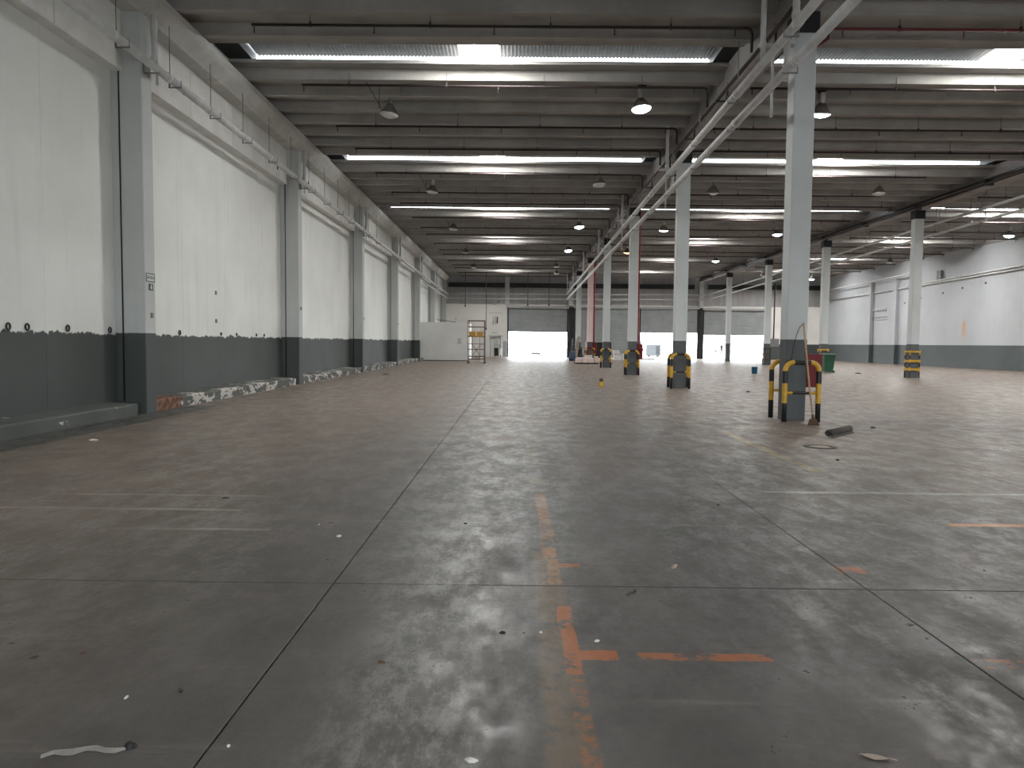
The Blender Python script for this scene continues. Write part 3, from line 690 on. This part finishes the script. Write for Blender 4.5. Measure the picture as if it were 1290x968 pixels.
# ------------------------------------------------------------------ partition and scaffold, far left
pt = empty('partition_box', (0, 0, 0), label='low white boxed-off room against the far left wall', cat='partition')
MB().box(XL+.01, -3.9, 58.4, 58.5, .05, 3.08).build('front_panel', 'partition', pt)
MB().box(-4.0, -3.9, 58.5, 63.0, .05, 3.08).build('side_panel', 'partition', pt)
MB().box(XL+.01, -3.88, 58.37, 58.4, 0, .06).build('base_rail', 'dark_metal', pt)
MB().tube([(-6.4, 58.45, 3.28), (-4.9, 58.45, 3.1), (-4.85, 58.45, 3.5)], .02, 6).build('top_cable', 'dark_metal', pt)
MB().box(-4.72, -4.42, 58.39, 58.4, 1.35, 1.8).build('notice', 'signboard', pt)
sf = empty('scaffold_tower', (-2.88, 52.3, 0), label='rusty scaffold tower with golden plywood deck beside the white partition', cat='scaffold')
for x in (-.58, .58):
    for y in (-.4, .9):
        MB().tube([(x, y, .08), (x, y, 3.05)], .028, 6).build('standard', 'rust', sf)
        MB().lathe([(0, 0), (.07, 0), (.07, .08), (0, .08)], 10, (x, y, 0)).build('foot', 'rust', sf)
for z in (.3, .5, 1.0, 1.4, 1.9, 2.6, 3.04):
    MB().tube([(-.58, -.4, z), (.58, -.4, z)], .022, 6).tube([(-.58, .9, z), (.58, .9, z)], .022, 6).tube([(-.58, -.4, z), (-.58, .9, z)], .022, 6).tube([(.58, -.4, z), (.58, .9, z)], .022, 6).build('ledger', 'rust', sf)
MB().tube([(-.3, -.41, 0.5), (.35, -.41, 1.4)], .018, 6).tube([(.35, -.41, 0.5), (-.3, -.41, 1.4)], .018, 6).build('cross_brace', 'rust', sf)
for x in (-.25, .25): MB().tube([(x, -.41, .3), (x, -.41, 1.9)], .016, 6).build('rung_post', 'rust', sf)
for x0_, x1_ in ((-.56, -.03), (.03, .56)):
    MB().prism([(x0_, -.36, 1.93), (x1_, -.36, 1.93), (x1_, .86, 1.93), (x0_, .86, 1.93)], (0, 0, .05)).add([(x0_+(.12 if x0_ < -.3 else 0), -.42, 1.88), (x1_-(.12 if x1_ > .3 else 0), -.42, 1.88), (x1_, -.42, 2.26), (x0_, -.42, 2.26)], [(0, 1, 2, 3)]).build('deck_board', 'ply', sf)
tag(MB().box(-.22, .1, -.05, .1, 0, 2.7).build('white_board', 'white_thing', None, (-2.62, 56.5, 0)), 'tall white board standing behind the scaffold tower', 'board')

# ------------------------------------------------------------------ column-side red cabinets and pipes
t_ = empty('hose_cabinet', (5.98, 14.95, .66), label='dark red cabinet mounted behind the guard on the right of the nearest column', cat='cabinet')
MB().bevbox(-.17, .20, -.12, .12, 0, .64, .04).build('body', 'red', t_)
MB().box(-.15, .18, -.135, -.118, .06, .58).build('door', 'red', t_)
MB().box(-.17, .2, -.13, .13, .64, .67).build('lid', 'red', t_)
t_ = empty('hose_cabinet', (5.92, Y0+2*S+.05, .78), label='red hose cabinet on the right side of the third column', cat='cabinet')
MB().bevbox(-.12, .14, -.1, .1, 0, .72, .03).build('body', 'red', t_)
MB().lathe([(0, 0), (.10, 0), (.12, .04), (.10, .08), (0, .08)], 14, (.05, -.1, .45), axis=(0, -1, 0)).build('hose_reel', 'red', t_)
MB().bevbox(-.05, .07, -.06, .06, .72, .86, .02).build('valve', 'grey_metal', t_)
tag(MB().tube([(5.87, Y0+2*S+.25, 0), (5.87, Y0+2*S+.25, 7.4), (5.87, Y0+2*S+.25, 7.97)], .035, 8).build('fire_pipe', 'red_bright'), 'thin red pipe rising up the right side of the third column', 'pipe')
tag(MB().tube([(5.89, Y0+4*S+.12, 0), (5.89, Y0+4*S+.12, 7.97)], .055, 8).build('fire_pipe', 'red_bright'), 'red pipe rising up the right side of the pinkish column', 'pipe')
t_ = empty('fire_valve', (5.98, Y0+4*S-.1, 1.1), label='red valve and hose box beside the pinkish column', cat='valve')
MB().bevbox(-.1, .12, -.08, .1, -.4, .35, .03).build('body', 'red', t_)
MB().tube([(0, -.05, .35), (.12, -.05, .5)], .04, 8).build('handwheel', 'red', t_)

# ------------------------------------------------------------------ scraper, roll, manhole
t_ = empty('floor_scraper', (5.60, 13.80, 0), label='long wooden-handled scraper leaning on the nearest column', cat='scraper')
MB().tube([(0, 0, .10), (.01, .25, .72), (.045, .72, 1.95)], .018, 8).build('handle', 'wood', t_)
MB().tube([(.012, .30, .80), (.018, .44, 1.12), (.027, .53, 1.34)], .021, 8).build('dark_sleeve', 'safety_black', t_)
MB().prism([(-.055, -.03, .12), (.055, -.03, .12), (.10, -.05, 0), (-.10, -.05, 0)], (0, .06, 0)).build('blade', 'rust', t_)
MB().tube([(0, 0, .08), (0, .02, .2)], .026, 8).build('socket', 'rust', t_)
MB().tube([(.04, .71, 1.93), (-.03, .72, 1.86), (-.08, .74, 1.7), (-.13, .76, 1.45), (-.16, .77, 1.2)], .007, 5).build('cord', 'dark_metal', t_)
A, B = Vector((5.12, 11.98, .068)), Vector((5.80, 12.74, .068))
t_ = empty('floor_roll', tuple(A), label='rolled grey mat lying on the floor in front of the nearest column', cat='roll')
D = (B-A); q = MB(); pts = []
side_ = Vector((-D.y, D.x, 0)).normalized(); V = []; n = 44
for i in range(n+1):
    a = i/n*2*math.pi*2.6; r_ = .026 + .042*i/n
    V.append(side_*r_*math.cos(a) + Vector((0, 0, r_*math.sin(a)*.92)))
q.add([v for v in V] + [v+D for v in V], [(i, i+1, n+2+i, n+1+i) for i in range(n)], 0, True)
o = q.build('rolled_mat', 'carpet', t_); sm = o.modifiers.new('thickness', 'SOLIDIFY'); sm.thickness = .008
MB().add([V[-1]+Vector((0, 0, 0)), V[-1]+D, V[-1]+D+side_*.0+Vector((.05, -.04, -.045)), V[-1]+Vector((.05, -.04, -.045))], [(0, 1, 2, 3)]).build('loose_edge', 'carpet', t_)
t_ = empty('manhole_cover', (4.52, 10.85, 0), label='round metal cover set in the floor below the grey roll', cat='cover')
MB().lathe([(.24, 0), (.24, .005), (.15, .006), (.15, .0)], 24).build('rim', 'dark_metal', t_)
MB().lathe([(0, .004), (.145, .004), (.145, 0)], 24).build('lid', 'ply_end', t_)

# ------------------------------------------------------------------ bins, buckets
t_ = empty('wheeled_bin', (17.70, 41.9, 0), label='dark green wheeled bin in front of a right row column', cat='bin')
q = MB(); V = [(-.24, -.25, .04), (.24, -.25, .04), (.24, .25, .04), (-.24, .25, .04), (-.31, -.33, .98), (.31, -.33, .98), (.31, .30, .98), (-.31, .30, .98)]
q.add(V, [(3, 2, 1, 0), (0, 1, 5, 4), (1, 2, 6, 5), (2, 3, 7, 6), (3, 0, 4, 7), (4, 5, 6, 7)]); q.build('body', 'green', t_)
MB().box(-.335, .335, -.36, .33, .96, 1.0).build('rim', 'green', t_)
MB().prism([(-.34, -.37, 1.0), (-.34, .34, 1.0), (-.34, .30, 1.06), (-.34, -.30, 1.05)], (.68, 0, 0)).build('lid', 'green', t_)
for x in (-.27, .27): MB().lathe([(0, -.03), (.10, -.03), (.10, .03), (0, .03)], 14, (x, .28, .10), axis=(1, 0, 0)).build('wheel', 'safety_black', t_)
MB().tube([(-.25, .38, .98), (.25, .38, .98)], .018, 6).build('handle', 'green', t_)
MB().bevbox(.2, .34, -.3, -.1, 0, .1, .02).build('foot', 'green', t_)
def bucket(x, y, r, h, mm, label, name='bucket'):
    t_ = empty(name, (x, y, 0), label=label, cat='bucket')
    MB().lathe([(0, 0), (r*.85, 0), (r, h), (r*1.05, h), (r*1.05, h-.02), (r*.97, h), (r*.83, .02), (0, .02)], 18).build('body', mm, t_)
    n = 10; MB().tube([(r*math.cos(math.pi*k/n), -r*.9*math.sin(math.pi*k/n), h-.02-.06*math.sin(math.pi*k/n)) for k in range(n+1)], .005, 5).build('handle', 'grey_metal', t_)
bucket(12.56, 38.75, .16, .36, 'blue', 'small blue bucket on the floor near the far doorway')
t_ = empty('yellow_can', (2.93, 25.3, 0), label='small yellow can standing alone in the middle of the floor', cat='can')
MB().lathe([(0, 0), (.075, 0), (.08, .02), (.08, .17), (.06, .19), (0, .19)], 14).build('body', 'yellow', t_)
MB().lathe([(0, .19), (.06, .19), (.065, .28), (.05, .30), (0, .30)], 14).build('lid', 'rust', t_)

# ------------------------------------------------------------------ clutter beyond the near columns
for i, (x, y, w_, h_) in enumerate(((4.50, 53.6, .40, .30), (4.97, 53.45, .36, .40), (5.42, 53.6, .38, .33), (5.82, 53.8, .26, .45), (4.75, 54.6, .5, .36), (5.35, 54.7, .5, .52))):
    t_ = empty('cardboard_carton', (x, y, .1), label='pinkish white carton in the row before the pinkish column, %s' % ('%s from the left' % ORD[i] if i < 4 else ['rear left', 'rear right'][i-4]), cat='carton', group='cartons on the floor before the pinkish column')
    MB().box(-w_/2, w_/2, -.25, .25, 0, h_).build('body', 'pink_white', t_)
    MB().box(-w_/2-.01, w_/2+.01, -.26, .26, h_-.05, h_+.005).build('lid', 'white_thing', t_)
t_ = empty('wooden_pallet', (5.15, 54.1, 0), label='low dark pallet under the pinkish cartons', cat='pallet')
for y in (-.4, 0, .9): MB().box(-.85, .85, y, y+.1, 0, .07).build('runner', 'dark_metal', t_)
for i in range(6): MB().box(-.88+i*.3, -.68+i*.3, -.45, 1.05, .07, .1).build('deck_board', 'rust', t_)
t_ = empty('red_mat', (6.6, 54.6, 0), label='flat red board lying right of the pinkish cartons', cat='board')
MB().box(-.4, .45, -.8, .4, 0, .05).build('board', 'red_pipe', t_)
for nm, x, y, lb in (('dark_drum', 5.55, 65.6, 'dark drum at the foot of the narrow column by the ladder'), ('brown_drum', 5.52, 55.49, 'dark brown drum before the pinkish column behind the cartons')):
    t_ = empty(nm, (x, y, 0), label=lb, cat='drum')
    MB().lathe([(0, 0), (.29, 0), (.31, .02), (.30, .3), (.32, .33), (.30, .36), (.30, .62), (.32, .65), (.30, .68), (.30, .98), (.31, 1.0), (.28, 1.0), (.28, .97), (0, .97)], 20).build('body', 'cloth_dark' if nm == 'dark_drum' else 'rust', t_)
    MB().lathe([(0, 0), (.035, 0), (.035, .02), (0, .02)], 8, (.15, 0, .97)).build('bung', 'grey_metal', t_)
tag(MB().prism([(-.2, 0, 0), (.2, 0, 0), (.2, .03, 0), (-.2, .03, 0)], (0, .12, 1.65)).build('pale_board', 'white_thing', None, (6.55, 68.0, 0)), 'pale board leaning between the narrow column and the pinkish column', 'board')
tag(MB().box(-1.1, 1.1, -.04, .04, 0, 1.62).build('dark_screen', 'cloth_dark', None, (8.15, 72.0, 0)), 'low dark screen standing behind the teal box before the closed shutter', 'screen')
tag(MB().box(-2.2, 2.2, -.3, .3, 0, .12).build('white_strip', 'white_thing', None, (11.0, 70.5, 0)), 'long low white strip on the floor behind the stacked white boxes', 'slab')  # low white strip laid along the floor
t_ = empty('folding_ladder', (4.95, 64.5, 0), label='grey folding ladder leaning beside the far shutter post', cat='ladder')
for x in (-.28, .05): MB().tube([(x, -.5, 0), (x+.22, 0, 1.95)], .03, 6).tube([(x+.35, .6, 0), (x+.24, 0, 1.95)], .025, 6).build('rail', 'grey_metal', t_)
for i in range(6):
    f_ = (i+1)/7; MB().tube([(-.28+.22*f_, -.5+.5*f_, 1.95*f_), (.05+.22*f_, -.5+.5*f_, 1.95*f_)], .02, 6).build('rung', 'grey_metal', t_)
def blob(name, loc, sx, sy, sz, mm, label, cat):
    n = 14; q = MB(); rnd = random.Random(hash(label) % 1000 if False else len(label))
    prof = [(0, 0), (.85, 0), (1, .15), (.96, .55), (.7, .85), (.3, .98), (0, 1)]
    V = []
    for r, z in prof:
        for k in range(n):
            a = 2*math.pi*k/n; j = 1+rnd.uniform(-.08, .08) if 0 < r else 1
            V.append((r*math.cos(a)*sx*j, r*math.sin(a)*sy*j, z*sz))
    q.add(V, [(i*n+k, i*n+(k+1) % n, (i+1)*n+(k+1) % n, (i+1)*n+k) for i in range(len(prof)-1) for k in range(n)], 0, True)
    tag(q.build(name, mm, None, loc), label, cat)
blob('blue_sack', (4.75, 62.8, 0), .3, .3, .85, plain('blue_grey_sack', (.06, .085, .14), .9), 'dull blue sack at the foot of the ladder', 'sack')
blob('dark_sack', (5.5, 63.2, 0), .28, .3, .6, 'cloth_dark', 'dark sack between the ladder and the narrow column', 'sack')
blob('white_bag', (6.45, 56.6, 0), .24, .2, .42, 'white_thing', 'small white bag on the floor right of the pinkish column', 'bag')
blob('dark_bag', (6.3, 57.3, 0), .2, .25, .5, 'cloth_dark', 'small dark bag beside the white bag right of the pinkish column', 'bag')
tag(MB().bevbox(-.18, .18, -.15, .15, 0, .5, .03).build('teal_box', plain('teal_plastic', (.08, .24, .26), .5), None, (7.6, 63.0, .7)), 'small teal box on the dark stand behind the fourth column', 'box')
t_ = empty('dark_stand', (7.7, 63.2, 0), label='low dark stand carrying the teal box', cat='stand')
MB().box(-.45, .45, -.3, .3, .64, .7).build('table_top', 'dark_metal', t_)
for x in (-.42, .38):
    for y in (-.27, .23): MB().box(x, x+.04, y, y+.04, 0, .64).build('leg', 'dark_metal', t_)
for i, x in enumerate((5.95, 6.05)):
    tag(MB().prism([(-.05, 0, 0), (.05, 0, 0), (.05, .03, 0), (-.05, .03, 0)], (.28+.05*i, .5, 2.1)).build('timber_plank', 'wood' if i else 'grey_metal', None, (4.9+x-5.95+.2, 63.9+i*.2, 0)), ['grey plank leaning between the narrow and the pinkish column', 'wooden plank leaning between the narrow and the pinkish column'][i], 'plank')
for i, (x, z, w_, h_) in enumerate(((9.2, 0, .7, .34), (9.15, .35, .62, .22), (9.1, .58, .6, .2), (9.05, .79, .5, .2), (9.85, 0, .5, .3), (9.8, .31, .42, .28))):
    t_ = empty('white_box', (x, 67.0, z), label='white box %s right of the fourth column' % ['at the bottom of the tall stack', 'second up in the tall stack', 'third up in the tall stack', 'on top of the tall stack', 'at the bottom of the short stack', 'on top of the short stack'][i], cat='box', group='white boxes stacked behind the fourth column')
    MB().box(-w_/2, w_/2, -.3, .3, 0, h_-.04).build('body', 'white_thing', t_)
    MB().box(-w_/2-.015, w_/2+.015, -.315, .315, h_-.04, h_-.0).build('lid', 'grey_metal' if i in (1, 3) else 'white_thing', t_)
t_ = empty('black_case', (10.4, 66.8, 0), label='black case beside the short stack of white boxes', cat='case')
MB().bevbox(-.2, .2, -.2, .2, 0, .55, .04).build('body', 'cloth_dark', t_); MB().tube([(-.1, 0, .55), (-.1, 0, .62), (.1, 0, .62), (.1, 0, .55)], .015, 6).build('handle', 'dark_metal', t_)
# cleaning trolley by the small door
t_ = empty('floor_machine', (-1.95, 75.6, 0), label='black and white cleaning machine before the small door', cat='machine')
MB().bevbox(-.38, .05, -.3, .3, .12, .95, .08).build('black_tank', 'cloth_dark', t_)
MB().bevbox(.05, .42, -.28, .28, .1, .9, .1).build('white_tank', 'white_thing', t_)
MB().tube([(-.3, .1, .9), (-.35, .3, 1.25), (.2, .3, 1.25), (.2, .1, .85)], .02, 6).build('handle', 'dark_metal', t_)
for x in (-.25, .3): MB().lathe([(0, -.03), (.12, -.03), (.12, .03), (0, .03)], 12, (x, -.25, .12), axis=(1, 0, 0)).build('wheel', 'safety_black', t_)
tag(MB().box(-.3, .35, 0, .02, 0, .16).build('door_sign', 'signboard', None, (-2.28, YE-.03, 2.42)), 'small pale sign above the small door in the far wall', 'sign')
tag(MB().bevbox(-.35, .35, -.12, .12, 0, .6, .02).build('electric_box', 'grey_metal', None, (19.675, Y0+4*S+.2, 1.4)), 'grey electric box at the right of a far right row column', 'box')
tag(MB().tube([(0, 0, 0), (0, 0, 4.2)], .05, 8).build('vertical_duct', 'dark_metal', None, (19.62, Y0+4*S+.2, 2.0)), 'dark vertical pipe above the grey electric box', 'pipe')

# ------------------------------------------------------------------ outside the doors
t_ = empty('white_cabin', (15.9, 86, 0), label='small white cabin outside the middle far door', cat='cabin')
MB().bevbox(-.85, .85, -.6, .6, .15, 1.45, .04).build('body', 'hazy_white', t_)
MB().box(.3, .7, -.62, -.6, .3, 1.3).build('door', 'bench_grey', t_)
MB().tube([(.9, 0, 1.4), (1.15, 0, 1.4), (1.15, 0, .45), (1.6, 0, .45)], .03, 6).build('drawbar', 'cloth_dark', t_)
for x in (-.5, .5): MB().lathe([(0, -.06), (.2, -.06), (.2, .06), (0, .06)], 14, (x, -.5, .2), axis=(0, 1, 0)).build('wheel', 'cloth_dark', t_)
t_ = empty('bench', (2.2, 84, 0), label='low dark bench outside the left far door', cat='bench')
MB().bevbox(-.5, .5, -.2, .2, .16, .44, .03).build('seat', 'bench_grey', t_)
for x in (-.45, .4): MB().box(x, x+.06, -.18, .18, 0, .38).build('leg', 'cloth_dark', t_)

def person(x, y, h, rz, mshirt, mtrous, label, stride=.14, arm=.12):
    s = h/1.75
    t_ = empty('person', (x, y, -.01), rz, label=label, cat='person', group='people outside the far door')
    J = {'p': (0, 0, .95), 'w': (0, 0, 1.12), 'c': (0, 0, 1.36), 'n': (0, -.01, 1.48), 'h': (0, -.02, 1.60), 't': (0, -.01, 1.70)}
    R_ = {'p': .13, 'w': .115, 'c': .14, 'n': .055, 'h': .092, 't': .065}
    E_ = [('p', 'w'), ('w', 'c'), ('c', 'n'), ('n', 'h'), ('h', 't')]
    for sd, sg_ in (('l', -1), ('r', 1)):
        st = stride*sg_
        J.update({'hip'+sd: (.09*sg_, 0, .88), 'k'+sd: (.10*sg_, -st*.9, .50), 'a'+sd: (.11*sg_, -st+.02, .09), 'f'+sd: (.12*sg_, -st-.13, .04),
                  's'+sd: (.18*sg_, 0, 1.40), 'e'+sd: (.25*sg_, arm*sg_, 1.13), 'b'+sd: (.24*sg_, arm*sg_*1.5-.06, .90), 'm'+sd: (.23*sg_, arm*sg_*1.5-.1, .80)})
        R_.update({'hip'+sd: .085, 'k'+sd: .058, 'a'+sd: .042, 'f'+sd: .038, 's'+sd: .06, 'e'+sd: .042, 'b'+sd: .030, 'm'+sd: .034})
        E_ += [('p', 'hip'+sd), ('hip'+sd, 'k'+sd), ('k'+sd, 'a'+sd), ('a'+sd, 'f'+sd), ('c', 's'+sd), ('s'+sd, 'e'+sd), ('e'+sd, 'b'+sd), ('b'+sd, 'm'+sd)]
    ks = list(J); me = bpy.data.meshes.new('body')
    me.from_pydata([tuple(v*s for v in J[k]) for k in ks], [(ks.index(a), ks.index(b_)) for a, b_ in E_], [])
    o = link('body', me, t_)
    md = o.modifiers.new('skin', 'SKIN')
    for i, k in enumerate(ks):
        me.skin_vertices[0].data[i].radius = (R_[k]*s, R_[k]*s*(.75 if k in 'wcp' else 1)); me.skin_vertices[0].data[i].use_root = (k == 'p')
    md.use_smooth_shade = True
    ss = o.modifiers.new('smooth', 'SUBSURF'); ss.levels = 1; ss.render_levels = 1
    dg = bpy.context.evaluated_depsgraph_get(); bpy.context.view_layer.update(); dg.update()
    me2 = bpy.data.meshes.new_from_object(o.evaluated_get(dg)); o.modifiers.clear(); o.data = me2
    me2.materials.clear()
    for q_ in (mshirt, mtrous, 'skin', 'cloth_dark'): me2.materials.append(M[q_])
    for p_ in me2.polygons:
        c_ = p_.center/s
        p_.material_index = 2 if c_.z > 1.47 or (abs(c_.x) > .19 and c_.z < .93 and c_.z > .7) else (0 if c_.z > .93 or (abs(c_.x) > .19 and c_.z > .8) else (3 if c_.z < .09 else 1))
    MB().lathe([(.0, .11), (.06, .10), (.095, .05), (.10, 0), (.09, -.04)], 14, (0, .015*s, 1.64*s)).build('hair', 'cloth_dark', t_)
person(22.8, 84.0, 1.75, 2.6, 'cloth_white', 'cloth_blue', 'person in a pale top and blue trousers walking outside')
person(22.45, 80.6, 1.75, .5, 'cloth_dark', 'cloth_dark', 'person in dark clothes standing beside the far column outside')

# ------------------------------------------------------------------ litter on the floor
def chip(x, y, w_, d_, h_, mm, name, label, cat, rz=0, grp=None):
    rnd = random.Random(int(x*1000)+int(y*77)); n = 7; V = []
    for lay, (k, z) in enumerate(((1, 0), (.9, h_*.6), (.35, h_))):
        for i in range(n):
            a = 2*math.pi*i/n; j = rnd.uniform(.7, 1.2)
            V.append((w_/2*math.cos(a)*j*k, d_/2*math.sin(a)*j*k, z))
    F = [(l*n+i, l*n+(i+1) % n, (l+1)*n+(i+1) % n, (l+1)*n+i) for l in range(2) for i in range(n)] + [tuple(range(n))[::-1], tuple(2*n+i for i in range(n))]
    o = MB().add(V, F).build(name, mm, None, (x, y, 0)); o.rotation_euler.z = rz
    tag(o, label, cat, grp)
t_ = empty('torn_rag', (-1.52, 2.57, 0), .25, label='torn grey strip of rag on the floor at the bottom left', cat='rag')
q = MB(); V = []; rnd = random.Random(3)
for i in range(9):
    x = -.17+i*.035; w_ = .003+.011*math.sin(math.pi*i/8); yo = .012*math.sin(i*1.7)+.02*math.sin(i*.5)
    V += [(x, yo-w_+rnd.uniform(-.006, .006), .002), (x, yo+w_*.2, .008+rnd.uniform(0, .010)), (x, yo+w_+rnd.uniform(-.006, .006), .002)]
q.add(V, [(i*3+k, i*3+k+1, i*3+4+k, i*3+3+k) for i in range(8) for k in range(2)]); q.build('strip', 'rag', t_)
MB().lathe([(.0, .022), (.018, .016), (.026, 0)], 8, (.12, .01, 0)).build('knot', 'safety_black', t_)
t_ = empty('dry_leaf', (1.32, 2.60, 0), -.3, label='pale dry leaf on the floor at the bottom right', cat='leaf')
q = MB(); V = []
for i in range(9):
    x = -.05+i*.0125; w_ = .018*math.sin(math.pi*i/8)**.8
    V += [(x, -w_, .004+.006*abs(i-4)/4), (x, 0, .010), (x, w_, .006)]
q.add(V, [(i*3+k, i*3+k+1, i*3+4+k, i*3+3+k) for i in range(8) for k in range(2)]); q.build('blade', 'ply_end', t_)
MB().tube([(.05, 0, .009), (.075, .004, .004)], .002, 5).build('stem', 'ply_end', t_)
t_ = empty('bent_nail', (.70, 4.33, 0), .9, label='dark bent nail on the floor right of the orange line', cat='nail')
MB().tube([(-.05, 0, .006), (0, .004, .008), (.05, -.002, .006)], .004, 6).build('shank', 'rust', t_); MB().lathe([(0, 0), (.009, 0), (.009, .004), (0, .004)], 8, (.05, 0, .006), axis=(1, 0, 0)).build('head', 'rust', t_)
for (x, y, w_, d_, h_, mm, nm, lb, ct) in (
    (1.08, 4.88, .10, .03, .012, 'ply_end', 'wood_splinter', 'flat wood splinter lying beyond the bent nail', 'splinter'),
    (-.06, 3.71, .035, .025, .012, 'safety_black', 'black_crumb', 'black crumb on the pale painted glare left of the orange line', 'crumb'),
    (.14, 3.72, .018, .015, .008, 'white_thing', 'white_chip', 'white paint chip on the worn line left of the orange corner', 'chip'),
    (.42, 3.62, .03, .02, .010, 'white_thing', 'paper_scrap', 'white paper scrap just above the orange cross line', 'scrap'),
    (-1.35, 5.55, .05, .04, .012, 'white_thing', 'plaster_chip', 'pale plaster chip by the left floor joint', 'chip'),
    (-.41, 5.99, .04, .02, .008, 'safety_black', 'dark_chip', 'small dark chip on the floor ahead of the pale painted glare', 'chip'),
    (-6.24, 10.71, .14, .07, .02, 'white_thing', 'plaster_piece', 'white plaster piece on the paint strip by the left wall', 'chip'),
    (4.23, 9.59, .12, .05, .02, 'safety_black', 'dark_lump', 'dark lump on the floor below the round cover', 'lump'),
    (6.54, 13.4, .12, .06, .03, 'safety_black', 'dark_clod', 'dark clod on the floor right of the grey roll', 'clod'),
    (-1.05, 2.62, .02, .015, .008, 'white_thing', 'tiny_chip', 'tiny white chip right of the torn rag', 'chip'),
    (-.15, 2.55, .05, .035, .01, 'white_thing', 'white_flake', 'white flake on the floor near the bottom middle', 'flake'),
    (18.7, 40.2, .35, .2, .06, 'safety_black', 'black_rag', 'black rag on the floor right of the green bin', 'rag'),
    (7.4, 23.4, .22, .12, .04, 'safety_black', 'dark_scrap', 'dark scrap on the floor right of the second column', 'scrap'),
    (-5.9, 33.0, .3, .15, .05, 'carpet', 'grey_rag', 'grey rag on the floor near the far left pilasters', 'rag'),
    (-1.60, 5.9, .03, .02, .008, 'white_thing', 'pale_crumb', 'pale crumb just left of the left floor joint', 'crumb'),
    (-1.42, 3.05, .05, .02, .008, 'safety_black', 'dark_twig', 'dark twig left of the left floor joint near the camera', 'twig'),
    (-1.62, 2.98, .04, .012, .006, 'white_thing', 'pale_splinter', 'pale splinter left of the dark twig', 'splinter'),
    (-2.25, 3.35, .045, .02, .008, 'safety_black', 'black_flake', 'small black flake far left of the left floor joint', 'flake'),
    (-2.05, 3.40, .03, .018, .008, 'rust', 'brown_flake', 'brown flake beside the small black flake', 'flake'),
    (-.62, 3.35, .05, .03, .006, 'rust', 'bark_piece', 'small brown bark piece right of the left floor joint', 'bark'),
    (-2.75, 6.86, .07, .05, .010, 'safety_black', 'dark_clot', 'dark clot above the long white scrape', 'clot'),
    (1.9, 6.8, .06, .025, .01, 'safety_black', 'dark_sliver', 'dark sliver by the right floor joint', 'sliver')):
    chip(x, y, w_, d_, h_, mm, nm, lb, ct, rz=x)
